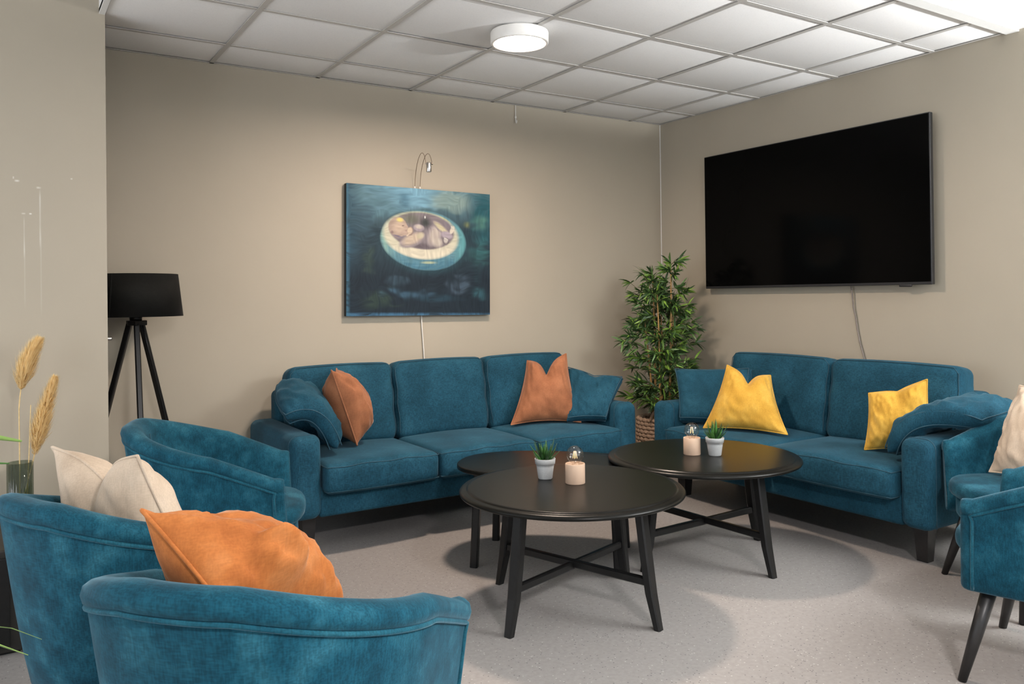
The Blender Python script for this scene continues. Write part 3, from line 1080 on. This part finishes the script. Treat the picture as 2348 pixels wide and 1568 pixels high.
    lay(sm(blob(1000, 592, 130, 34, 25, .8)) * (lip > .1), (200, 196, 138), .6)
    lay(sm(blob(840, 970, 90, 16, 0, .8)), (206, 214, 170), .7)
    # hollow
    hol = blob(788, 700, 287, 160, 7, .07)
    lay(hol, (132, 124, 130))
    lay(sm(blob(690, 600, 120, 70, 0, .9)) * (hol > .1), (112, 116, 104), .9)
    lay(sm(blob(815, 630, 75, 75, 0, .9)) * (hol > .1), (66, 72, 72), .95)
    lay(sm(blob(790, 830, 150, 40, 5, .8)) * (hol > .1), (104, 96, 102), .9)
    lay(hol * np.clip((X - 960) / 100, 0, 1) * np.clip((690 - Y) / 60, 0, 1), (128, 120, 140), .8)
    # legs
    skin, shade, lightc = (192, 182, 174), (150, 142, 146), (214, 206, 192)
    lay(blob(890, 735, 72, 118, 20, .22), shade)
    lay(blob(893, 735, 58, 104, 20, .5), skin)
    lay(blob(920, 800, 55, 50, 0, .6), lightc, .7)
    lay(blob(955, 680, 105, 36, 42, .25), shade)
    lay(blob(950, 672, 96, 25, 40, .5), (206, 198, 166))
    lay(blob(1000, 735, 62, 36, 20, .3), (172, 162, 172))
    lay(blob(1048, 690, 20, 42, 25, .3), lightc)
    lay(blob(990, 785, 30, 38, -10, .25), (120, 112, 118))
    lay(blob(990, 780, 22, 30, -10, .4), (196, 190, 184))
    for k in range(4):
        lay(blob(980 + k * 9, 760 + k * 5, 6, 8, 0, .4), (216, 212, 206))
        lay(blob(1042 + k * 7, 662 + k * 6, 5, 9, 20, .4), (222, 218, 206))
    # arms, shoulder, chest
    lay(blob(700, 775, 128, 66, -24, .22), shade)
    lay(blob(705, 768, 114, 52, -24, .45), (200, 184, 166))
    lay(blob(770, 740, 42, 32, -30, .5), (208, 200, 172), .8)
    lay(blob(758, 672, 52, 34, 10, .25), (168, 158, 166))
    lay(blob(758, 664, 44, 22, 10, .5), (202, 192, 182))
    lay(blob(682, 702, 36, 42, 10, .25), (150, 132, 126))
    lay(blob(682, 698, 28, 35, 10, .4), (208, 190, 168))
    for k in range(4):
        lay(blob(660 + k * 10, 738 - k * 8, 7, 11, 20, .4), (214, 196, 176))
    # head with closed eye, nose and chin in profile
    head = blob(583, 668, 80, 90, -12, .08)
    lay(head, (176, 158, 146))
    lay(blob(592, 672, 66, 76, -12, .6), (200, 180, 162))
    lay(blob(652, 664, 16, 22, -30, .25), (190, 170, 156))
    lay(blob(636, 718, 34, 24, 10, .3), (188, 168, 154))
    lay(blob(600, 606, 36, 24, 8, .6), (222, 208, 126))
    lay(blob(535, 712, 14, 18, 0, .4), (152, 132, 130))
    lay(blob(626, 656, 14, 5, -12, .5), (120, 100, 98))
    lay(blob(650, 700, 10, 4, 10, .5), (150, 120, 116))
    lay(blob(580, 745, 60, 10, 15, .6), (124, 116, 134))
    lay(blob(812, 582, 6, 14, 0, .4), (232, 236, 232))
    # bristle texture
    C = C * (.84 + .32 * np.where(dir_, f3, f4)[..., None]) * .74
    return NX, NY, gx, gy, np.clip(C, 0, 1)


def canvas():
    w, h, d = .9956, .795, .036
    t = thing('canvas_painting', 'blue canvas painting of a sleeping baby curled in a pale bowl', 'painting', (-2.066, -.006, 1.127))
    t.rotation_euler = (0, math.radians(.7), 0)
    NX, NY, gx, gy, Cc = paint_canvas()
    V = np.stack([(gx - .5) * w, np.full_like(gx, -d), (1 - gy) * h], -1).reshape(-1, 3)
    F = [(i * NY + j, i * NY + j + 1, (i + 1) * NY + j + 1, (i + 1) * NY + j) for i in range(NX - 1) for j in range(NY - 1)]
    m, nt, b = new_mat('oil_paint')
    b.inputs['Roughness'].default_value = .6
    b.inputs['Specular IOR Level'].default_value = .15
    at = nt.nodes.new('ShaderNodeAttribute')
    at.attribute_name = 'paint'
    nt.links.new(at.outputs['Color'], b.inputs['Base Color'])
    bump(nt, b, noise(nt, coords(nt), 160, 3), .1, .001)
    o = obj('painted_front', (V, F), m, t, smooth=False)
    ca = o.data.color_attributes.new('paint', 'FLOAT_COLOR', 'POINT')
    ca.data.foreach_set('color', np.concatenate([Cc.reshape(-1, 3), np.ones((NX * NY, 1))], 1).ravel())
    obj('canvas_edge', place(rbox(w, d - .002, h, .003, (2, 1, 2)), (0, -d / 2 + .0012, h / 2)), simple('dark_canvas_edge', (.012, .016, .018), .7), t, smooth=False)
    return t


canvas()

pl = thing('picture_light', 'small steel picture light on two curved wires above the painting', 'lamp', (-2.07, -.03, 1.92))
def wire_path(x0, y0, z0, xa, ya, za, x1, y1, z1):
    P = []
    for t in np.linspace(0, 1, 28):
        a = np.array((x0, y0, z0)) * (1 - t) ** 3 + np.array((x0 + .0, y0 - .005, z0 + .16)) * 3 * t * (1 - t) ** 2 + np.array((xa, ya, za)) * 3 * t * t * (1 - t) + np.array((x1, y1, z1)) * t ** 3
        P.append(a)
    return np.array(P) - np.array((-2.07, -.03, 1.92))


obj('wire', tube(wire_path(-2.098, -.028, 1.925, -2.145, -.24, 2.20, -2.184, -.36, 2.026), .0016, 6), 'wire', pl)
obj('wire', tube(wire_path(-2.062, -.028, 1.925, -2.105, -.24, 2.20, -2.144, -.36, 2.024), .0016, 6), 'wire', pl)
for x in (-2.098, -2.062):
    obj('socket', place(lathe([(.0, -.03), (.004, -.03), (.004, .012), (0, .012)], 12), (x + 2.07, .002, .005)), 'white_plastic', pl)
hd = obj('spot_head', place(lathe([(0, .027), (.013, .027), (.0155, .024), (.0155, -.027), (.0145, -.029), (.011, -.029), (0, -.02)], 32), (-.096, -.33, .087)), 'metal', pl)
obj('crossbar', tube([(-.118, -.33, .106), (-.070, -.33, .105)], .003, 8), 'metal', pl)
tag(obj('power_cable', tube([(-2.055, -.012, 1.135), (-2.052, -.012, 1.06), (-2.046, -.011, .98), (-2.041, -.012, .90), (-2.036, -.012, .80), (-2.036, -.012, .5)], .0035, 8), 'white_plastic'), 'white cable hanging from the painting down behind the long sofa', 'cable')
hk = tag(obj('picture_hook', join(tube([(-1.328, -.012, H), (-1.328, -.012, 2.455)], .0024, 6), tube([(-1.328, -.012, 2.47), (-1.328, -.012, 2.44), (-1.329, -.014, 2.423), (-1.331, -.024, 2.416), (-1.332, -.032, 2.424), (-1.332, -.033, 2.434)], .0032, 8), place(lathe([(0, -.006), (.006, -.005), (.006, .005), (0, .006)], 12), (-1.328, -.012, 2.458))), 'white_plastic'), 'thin white hanging hook under the ceiling edge on the back wall', 'hook')

# ------------------------------------------------------------------ wall screen
tv = thing('wall_screen', 'large black flat television screen mounted on the right wall', 'television', (-.075, -1.3595, 1.277))
w, h = 1.658, .932
obj('housing', place(rbox(.028, w, h, .004, (1, 2, 2)), (.014, 0, h / 2)), 'tv_frame', tv, smooth=False)
obj('screen', place(rbox(.004, w - .012, h - .022, .0015, (1, 2, 2)), (-.0015, 0, h / 2 + .005)), 'tv_screen', tv, smooth=False)
obj('back_cover', place(rbox(.03, w * .6, h * .5, .01, (1, 2, 2)), (.043, 0, h * .42)), 'tv_frame', tv, smooth=False)
obj('sensor', place(rbox(.012, .075, .014, .005, (1, 2, 1)), (.004, -w / 2 + .155, -.004)), 'tv_frame', tv)
tag(obj('power_cable', tube([(-.03, -1.661, 1.285), (-.02, -1.664, 1.22), (-.018, -1.668, 1.15), (-.016, -1.679, 1.10), (-.014, -1.69, 1.02), (-.014, -1.706, .94), (-.014, -1.735, .84), (-.014, -1.75, .72), (-.014, -1.75, .5)], .0045, 8), 'grey_cable'), 'grey cable hanging from the black screen behind the short sofa', 'cable')

# ------------------------------------------------------------------ floor lamp
LX, LY = -3.738, -.255
fl = thing('floor_lamp', 'black tripod floor lamp with a wide drum shade in the corner', 'lamp', (LX, LY, 0))
zt, zb, rt, rb_ = 1.37, 1.163, .196, .219
sh = obj('lamp_shade', lathe([(rt - .003, zt), (rt, zt + .001), (rb_, zb - .001), (rb_ - .003, zb), (rt - .003, zt)], 72), 'black_fabric', fl)
obj('shade_seam', tube([(rt * math.cos(a) * 1.001, rt * math.sin(a) * 1.001, zt) if z else (rb_ * math.cos(a) * 1.001, rb_ * math.sin(a) * 1.001, zb) for z, a in ((1, -2.25), (0, -2.25))], .003, 6), 'black_fabric', sh)
obj('shade_ring', join(tube([(.03, 0, zt - .03), (rt - .004, 0, zt - .03)], .003, 6), tube([(-.015, .026, zt - .03), (-rt * .49, rt * .85, zt - .03)], .003, 6), tube([(-.015, -.026, zt - .03), (-rt * .49, -rt * .85, zt - .03)], .003, 6)), 'metal', fl)
obj('lamp_socket', lathe([(0, 1.30), (.018, 1.30), (.02, 1.17), (.03, 1.16), (.028, 1.14), (0, 1.14)], 24), 'black_wood', fl)
hubp = [(.052 * math.cos(2 * PI * k / 3 + a), .052 * math.sin(2 * PI * k / 3 + a)) for k in range(3) for a in (-.34, .34)]
obj('hub', puck([(x, y) for x, y in hubp], 1.118, 1.142, .003, 0, 3), 'black_wood', fl, smooth=False)
aw = .135
for k, ang in enumerate((36, 156, -84)):
    a = math.radians(ang)
    dx, dy = math.cos(a) * math.cos(aw) + math.sin(a) * math.sin(aw), -math.cos(a) * math.sin(aw) + math.sin(a) * math.cos(aw)
    ft = .33 if k < 2 else .34
    fx, fy = dx * ft, dy * ft
    if LY + fy > -.03:
        fy = -.03 - LY
    obj('leg', bar((dx * .032, dy * .032, 1.125), (fx, fy, .004), .026, .026, (-dy, dx, .0)), 'black_wood', fl, smooth=False)
a = math.radians(36)
obj('lamp_cord', tube([(.03, -.01, 1.12), (.055, .0, 1.0), (.085, .01, .88), (.13, .03, .68), (.165, .05, .5), (.185, .06, .42), (.20, .05, .3), (.22, .06, .1), (.26, .1, .006)], .0035, 6), 'black_wood', fl)
dk = thing('door_handle', 'small steel knob sticking out beside the wall end near the floor lamp', 'handle', (-3.897, -.40, 1.063))
obj('shaft', tube([(-.03, -.07, 0), (-.03, 0, 0)], .006, 10), 'metal', dk)
obj('knob', tube([(-.05, 0, 0), (.033, 0, 0), (.035, 0, 0)], [.0085, .0085, .007], 14), 'metal', dk)

# ------------------------------------------------------------------ small table decorations
def spike(L, w, curl, seed):
    rg = np.random.default_rng(seed)
    V, F = [], []
    st = 6
    for i in range(st + 1):
        t = i / st
        ww = w * (1 - t) ** .75 * (.75 + .5 * min(1, t * 3)) + .0004
        z = L * t
        x = curl * t * t
        th = ww * .35
        V += [(x + th, -ww, z), (x - th * .8, 0, z), (x + th, ww, z), (x + th * 1.6, 0, z)]
    for i in range(st):
        for k in range(4):
            F.append((i * 4 + k, i * 4 + (k + 1) % 4, (i + 1) * 4 + (k + 1) % 4, (i + 1) * 4 + k))
    F.append((st * 4, st * 4 + 1, st * 4 + 2, st * 4 + 3))
    return np.array(V), F


def succulent(label, loc, seed):
    rg = random.Random(seed)
    t = thing('potted_succulent', label, 'plant', loc, rg.uniform(0, 6), 'succulents on the coffee tables')
    obj('pot', lathe([(0, .0), (.0265, .0), (.0295, .003), (.036, .05), (.0385, .062), (.0415, .0625), (.0435, .083), (.043, .0845), (.040, .0845), (.038, .074), (0, .074)], 48), 'pot', t)
    obj('soil', lathe([(0, .0765), (.02, .077), (.0375, .0755)], 24), 'soil', t)
    k = 0
    for (n, tilt, L) in ((5, .14, .078), (7, .42, .086), (8, .74, .082), (6, 1.0, .06)):
        for i in range(n):
            a = 2 * PI * (i + rg.uniform(-.25, .25)) / n + tilt * 3
            tl = tilt + rg.uniform(-.12, .12)
            LL = L * rg.uniform(.8, 1.15)
            V, F = spike(LL, .0072, -.010, seed + k)
            V = V @ roty(tl).T
            V = V @ rotz(a).T
            r = .008 + .004 * tl
            V = V + np.array((r * math.cos(a), r * math.sin(a), .075))
            obj('leaf', (V, F), 'succulent_light' if rg.random() < .25 else 'succulent', t)
            k += 1
    return t


def bulb_lamp(label, loc, rz):
    t = thing('bulb_lamp', label, 'lamp', loc, rz, 'bulb lamps on the coffee tables')
    obj('base', lathe([(0, 0), (.0385, 0), (.040, .002), (.040, .0785), (.039, .08), (.0365, .08), (.0355, .0765), (.0355, .072), (.015, .072), (.015, .06), (0, .06)], 56), 'lamp_base', t)
    obj('screw_cap', lathe([(0, .058), (.0125, .058), (.0125, .078), (.0115, .08), (0, .08)], 24), 'lamp_base', t)
    prof = []
    for a in np.linspace(.37, PI, 26):
        prof.append((.0355 * math.sin(a), .1155 - .0355 * math.cos(a)))
    prof = [(.0118, .079), (.0122, .0815)] + prof
    g = obj('glass_bulb', lathe(prof, 48), 'bulb_glass', t)
    obj('stem', lathe([(0, .08), (.006, .08), (.0035, .09), (.0022, .098), (.0022, .128), (0, .129)], 16), 'bulb_glass', g)
    for k in range(4):
        a = k * PI / 2 + .5
        obj('filament', tube([(.0085 * math.cos(a), .0085 * math.sin(a), .100), (.0042 * math.cos(a), .0042 * math.sin(a), .129)], .00135, 8), 'filament', g)
    return t


succulent('small succulent in a pale grey pot on the nearest coffee table', (-2.404, -1.875, .48), 4)
bulb_lamp('blush bulb lamp on the nearest coffee table', (-2.352, -2.013, .48), .3)
bulb_lamp('blush bulb lamp on the coffee table by the short sofa', (-1.545, -1.858, .48), 1.0)
succulent('small succulent in a pale grey pot on the coffee table by the short sofa', (-1.478, -1.94, .48), 9)

# ------------------------------------------------------------------ bamboo in a basket
BX, BY = -.43, -.43
bk = thing('woven_basket', 'woven seagrass basket between the two sofas', 'basket', (BX, BY, 0))
rows = 15
for i in range(rows):
    z = .015 + i * .026
    r = .135 + .022 * math.sin(i / rows * 2.6)
    P, R = [], []
    n = 96
    for k in range(n):
        a = 2 * PI * k / n
        rr = r + .004 * math.sin(a * 24 + (i % 2) * PI)
        P.append((rr * math.cos(a), rr * math.sin(a), z + .003 * math.sin(a * 24 + 1.2 + (i % 2) * PI)))
    obj('rope_coil', tube(P, .0155, 6, True), 'rope', bk)
obj('bottom', lathe([(0, .004), (.13, .004), (.13, .012), (0, .012)], 32), 'rope', bk)
for a0 in (-2.45, .7):
    P = []
    for t in np.linspace(0, 1, 22):
        a = a0 + (t - .5) * .62
        P.append((.156 * math.cos(a), .156 * math.sin(a), .375 + .075 * math.sin(PI * t) ** .7))
    obj('handle', tube(P, .010, 8), 'rope', bk)

bp = thing('bamboo_plant', 'tall leafy artificial bamboo plant in the corner between the sofas', 'plant', (BX, BY, .02))
obj('soil', lathe([(0, .33), (.08, .335), (.118, .325), (.118, .02), (0, .02)], 32), 'soil', bp)
rg = random.Random(21)
leaves = []                     # (base point, direction azimuth, pitch, length, kind)


def bamboo_cluster(p, az, pit, n, L0):
    for i in range(n):
        a = az + rg.gauss(0, .62)
        q = pit + rg.gauss(0, .5)
        leaves.append((p, a, q, L0 * rg.uniform(.7, 1.25), rg.random()))


canes = [(-.05, -.05, -.10, -.09, 1.22), (.02, -.06, .02, -.10, 1.43), (.055, -.01, .10, -.04, 1.18), (-.02, .03, -.04, .02, 1.36), (.01, 0, .06, .05, 1.25), (-.06, .0, -.12, .02, 1.05)]
for (x0, y0, x1, y1, zt_) in canes:
    path, rad = [], []
    nseg = int((zt_ - .3) / .05)
    for i in range(nseg + 1):
        t = i / nseg
        bx = math.sin(t * 3) * .012
        path.append((x0 + (x1 - x0) * t + bx, y0 + (y1 - y0) * t, .3 + (zt_ - .3) * t))
        rad.append((.0095 - .006 * t) * (1.18 if i % 3 == 0 else 1))
    obj('cane', tube(path, rad, 8), 'cane', bp)
    zz = .42
    while zz < zt_:
        t = (zz - .3) / (zt_ - .3)
        px, py = x0 + (x1 - x0) * t + math.sin(t * 3) * .012, y0 + (y1 - y0) * t
        az = rg.uniform(0, 2 * PI)
        reach = (.26 - .13 * max(0, t - .3)) * rg.uniform(.45, 1.1) * (.75 if zz < .6 else 1) * (1 - .7 * min(1, max(0, (zz - .95) / .45)))
        # keep clear of the two walls and the sofas behind the branch
        ex, ey = px + reach * math.cos(az), py + reach * math.sin(az)
        ex = min(ex, -BX - .17)
        ey = min(ey, -BY - .17)
        rise = reach * rg.uniform(.1, .6)
        pts = [(px, py, zz), (px + (ex - px) * .5, py + (ey - py) * .5, zz + rise * .8), (ex, ey, zz + rise)]
        obj('twig', tube(pts, [.0028, .0022, .0012], 5), 'twig', bp)
        for k in (.45, .75, 1.0):
            q = (px + (ex - px) * k, py + (ey - py) * k, zz + rise * (k if k > .5 else .9 * k / .5 * .8))
            bamboo_cluster(q, az, .25, rg.choice((7, 8, 9)), .082)
        zz += rg.uniform(.030, .052)
    bamboo_cluster((x1, y1, zt_), rg.uniform(0, 6), 1.1, 12, .085)
    bamboo_cluster((x1, y1, zt_ - .05), rg.uniform(0, 6), .7, 12, .085)
    bamboo_cluster((x1, y1, zt_ - .05), rg.uniform(0, 6), .7, 12, .085)
# a long spray out to the left
for pts in ([(-.06, -.05, 1.1), (-.18, -.02, 1.24), (-.27, -.02, 1.30)], [(-.05, -.06, 1.15), (-.12, -.03, 1.30), (-.17, -.03, 1.36)]):
    obj('twig', tube(pts, [.003, .0022, .0014], 5), 'twig', bp)
    for q in pts[1:]:
        bamboo_cluster(q, PI, .3, 7, .085)


def leaf_vf(p, az, pit, L, kind):
    V, F = [], []
    st = 5
    w = L * .088
    droop = .34
    for i in range(st + 1):
        t = i / st
        ww = w * math.sin(PI * min(1, .08 + t * .92)) ** .7 * (1 - .35 * t)
        x = L * t
        q = pit - droop * t
        xx, zz = x * math.cos(q), x * math.sin(q)
        for s, up_ in ((-1, .25), (0, 0), (1, .25)):
            V.append((xx, s * ww, zz + up_ * ww))
    for i in range(st):
        for k in range(2):
            F.append((i * 3 + k, i * 3 + k + 1, (i + 1) * 3 + k + 1, (i + 1) * 3 + k))
    ax_ = rotx((kind * 7919 % 1 - .5) * 2.6)
    m_ = np.array(V)
    q0 = pit - droop * .5
    tilt = roty(-q0)
    V = m_ @ tilt @ ax_.T @ tilt.T @ rotz(az).T + np.array(p)
    # leaves turn aside at the walls
    V[:, 0] = np.minimum(V[:, 0], -BX - .02)
    V[:, 1] = np.minimum(V[:, 1], -BY - .02)
    return V, F


camv = Vector((-4.336 - BX, -4.677 - BY, 1.2)).normalized()
order = sorted(range(len(leaves)), key=lambda i: -(leaves[i][0][0] * camv.x + leaves[i][0][1] * camv.y + .3 * (leaves[i][4] > .86) + .05 * leaves[i][3]))
kindm = lambda k: 0 if k < .5 else (1 if k < .80 else 2)
mats3 = ('leaf_dark', 'leaf_mid', 'leaf_bright')
for i in order[:300]:
    obj('leaf', leaf_vf(*leaves[i]), mats3[kindm(leaves[i][4])], bp)
rest = [leaf_vf(*leaves[i]) for i in order[300:]]
ro = obj('foliage', join(*rest), mats3, bp)
mi = []
for i in order[300:]:
    mi += [kindm(leaves[i][4])] * 10
ro.data.polygons.foreach_set('material_index', mi)
ro['kind'] = 'stuff'

# ------------------------------------------------------------------ dark cabinet, vase with dried grass
cb = thing('low_cabinet', 'low black cabinet behind the leftmost chair carrying a glass vase', 'cabinet', (-4.62, -.94, 0))
obj('body', place(rbox(.76, .70, .36, .006, (2, 2, 2)), (0, 0, .19)), 'dark_box', cb, smooth=False)
obj('door', place(rbox(.33, .016, .31, .003, (1, 1, 1)), (-.18, -.359, .19)), 'black_wood', cb, smooth=False)
obj('door', place(rbox(.33, .016, .31, .003, (1, 1, 1)), (.165, -.359, .19)), 'black_wood', cb, smooth=False)
obj('plinth', box(-.36, .36, -.33, .33, 0, .02), 'black_wood', cb, smooth=False)

VX, VY, VZ = -4.244, -.735, .371
vs = thing('glass_vase', 'smoky green ribbed glass vase on the low cabinet', 'vase', (VX, VY, VZ))


def ribbed(n=96):
    V, F = [], []
    prof = [(.046, .004), (.047, .02), (.047, .21), (.044, .21), (.043, .02), (.0, .012)]
    for r, z in prof:
        for k in range(n):
            a = 2 * PI * k / n
            rr = r + (.0012 * math.cos(24 * a) if r > .0465 else 0)
            V.append((rr * math.cos(a), rr * math.sin(a), z))
    for i in range(len(prof) - 1):
        for k in range(n):
            F.append((i * n + k, i * n + (k + 1) % n, (i + 1) * n + (k + 1) % n, (i + 1) * n + k))
    return np.array(V), F


obj('body', ribbed(), 'vase_glass', vs)
obj('foot', lathe([(0, 0), (.045, 0), (.046, .004), (0, .006)], 48), 'vase_glass', vs)


def bez(a, b, c, n=16):
    return np.array([np.array(a) * (1 - t) ** 2 + np.array(b) * 2 * t * (1 - t) + np.array(c) * t * t for t in np.linspace(0, 1, n)])


def pampas(label, path, plume_from, r_max, n, seed):
    t = thing('pampas_stem', label, 'dried grass', (VX, VY, VZ), 0, 'dried grasses in the vase')
    path = np.asarray(path)
    obj('stem', tube(path, np.linspace(.0028, .0016, len(path)), 6), 'straw', t)
    if n:
        rgp = np.random.default_rng(seed)
        m = len(path)
        V, F = [], []
        T = np.gradient(path, axis=0)
        T /= np.linalg.norm(T, axis=1, keepdims=True)
        for i in range(n):
            f = plume_from + (1 - plume_from) * rgp.random() ** .9
            x = f * (m - 1)
            k = min(int(x), m - 2)
            p = path[k] + (path[k + 1] - path[k]) * (x - k)
            tt = T[k]
            g = (f - plume_from) / (1 - plume_from)
            rad = r_max * (min(1, g * 5 + .25)) * (1 - g) ** .45 + .004
            d = rgp.normal(size=3)
            d -= tt * (d @ tt)
            d /= np.linalg.norm(d)
            L = rad * rgp.uniform(.45, 1.55)
            tip = p + d * L * .8 + tt * L * rgp.uniform(.5, 1.3)
            s = np.cross(d, tt) * .0011
            mid = p + d * L * .5 + tt * L * .25
            b0 = len(V)
            V += [p - s, p + s, mid + s, mid - s, tip]
            F += [(b0, b0 + 1, b0 + 2, b0 + 3), (b0 + 3, b0 + 2, b0 + 4)]
        pl_ = obj('plume', (np.array(V), F), 'pampas', t)
        pl_['kind'] = 'stuff'
    return t


def rel(x, y, z):
    return (x - VX, y - VY, z - VZ)


pampas('tall dried grass plume curving right out of the vase', np.concatenate([bez(rel(-4.245, -.735, .39), rel(-4.245, -.735, .60), rel(-4.246, -.735, .80), 8), bez(rel(-4.246, -.735, .80), rel(-4.238, -.735, .98), rel(-4.168, -.72, 1.085), 14)[1:]]), .50, .047, 3600, 3)
pampas('shorter dried grass plume leaning right out of the vase', np.concatenate([bez(rel(-4.24, -.74, .40), rel(-4.215, -.74, .5), rel(-4.19, -.74, .62), 6), bez(rel(-4.19, -.74, .62), rel(-4.16, -.74, .78), rel(-4.115, -.74, .925), 14)[1:]]), .26, .044, 3600, 5)
pampas('bare dried stem standing between the two grass plumes', bez(rel(-4.222, -.75, .39), rel(-4.212, -.75, .6), rel(-4.205, -.75, .815), 8), 0, 0, 0, 0)

# ------------------------------------------------------------------ plant reaching in from the left edge
fp = thing('leafy_houseplant', 'light green long-leaved houseplant reaching in at the left edge', 'plant', (-4.78, -3.22, 0))
obj('pot', lathe([(0, 0), (.10, 0), (.11, .01), (.135, .24), (.14, .245), (.14, .26), (.13, .26), (.125, .22), (0, .22)], 48), 'dark_box', fp)
obj('soil', lathe([(0, .235), (.06, .235), (.126, .228)], 24), 'soil', fp)


def blade(p0, p1, p2, w, roll):
    P = bez(p0, p1, p2, 14)
    T = np.gradient(P, axis=0)
    T /= np.linalg.norm(T, axis=1, keepdims=True)
    V, F = [], []
    for i, p in enumerate(P):
        t = i / 13
        s = np.cross(T[i], np.array((0, 0, 1.)))
        s /= np.linalg.norm(s) + 1e-9
        u = np.cross(s, T[i])
        s, u = s * math.cos(roll) + u * math.sin(roll), u * math.cos(roll) - s * math.sin(roll)
        ww = w * max(.02, math.sin(PI * (.04 + .93 * t)) ** .8) * (.5 + .5 * min(1, t * 2))
        for k, lift in ((-1, .3), (-.5, .1), (0, 0), (.5, .1), (1, .3)):
            V.append(p + s * ww * k + u * ww * lift)
    for i in range(13):
        for k in range(4):
            F.append((i * 5 + k, i * 5 + k + 1, (i + 1) * 5 + k + 1, (i + 1) * 5 + k))
    return np.array(V), F


base = np.array((-4.78, -3.22, 0))
tips = [((-4.298, -3.153, 1.017), .22, .017, 0), ((-4.315, -3.16, .985), .14, .011, 1), ((-4.283, -3.402, .785), .34, .009, 0), ((-4.300, -3.43, .778), .30, .016, 0), ((-4.312, -3.46, .733), .40, .017, 0), ((-4.322, -3.47, .752), .36, .015, 1), ((-4.300, -3.40, .715), .2, .008, 0)]
rgf = random.Random(5)
for k in range(9):
    a = rgf.uniform(1.6, 5.2)
    tips.append(((-4.78 + .36 * math.cos(a), -3.22 + .36 * math.sin(a), rgf.uniform(.6, 1.05)), .3, .012, rgf.randint(0, 1)))
for (tip, lift, w_, kind) in tips:
    tip = np.array(tip) - base
    mid = tip * np.array((.55, .55, 1)) + np.array((0, 0, lift * .45))
    obj('leaf', blade((rgf.uniform(-.03, .03), rgf.uniform(-.03, .03), .22), mid, tip, w_, .75 if tip[2] > .9 else .4), 'fg_leaf_dark' if kind else 'fg_leaf', fp)

bpy.context.view_layer.update()
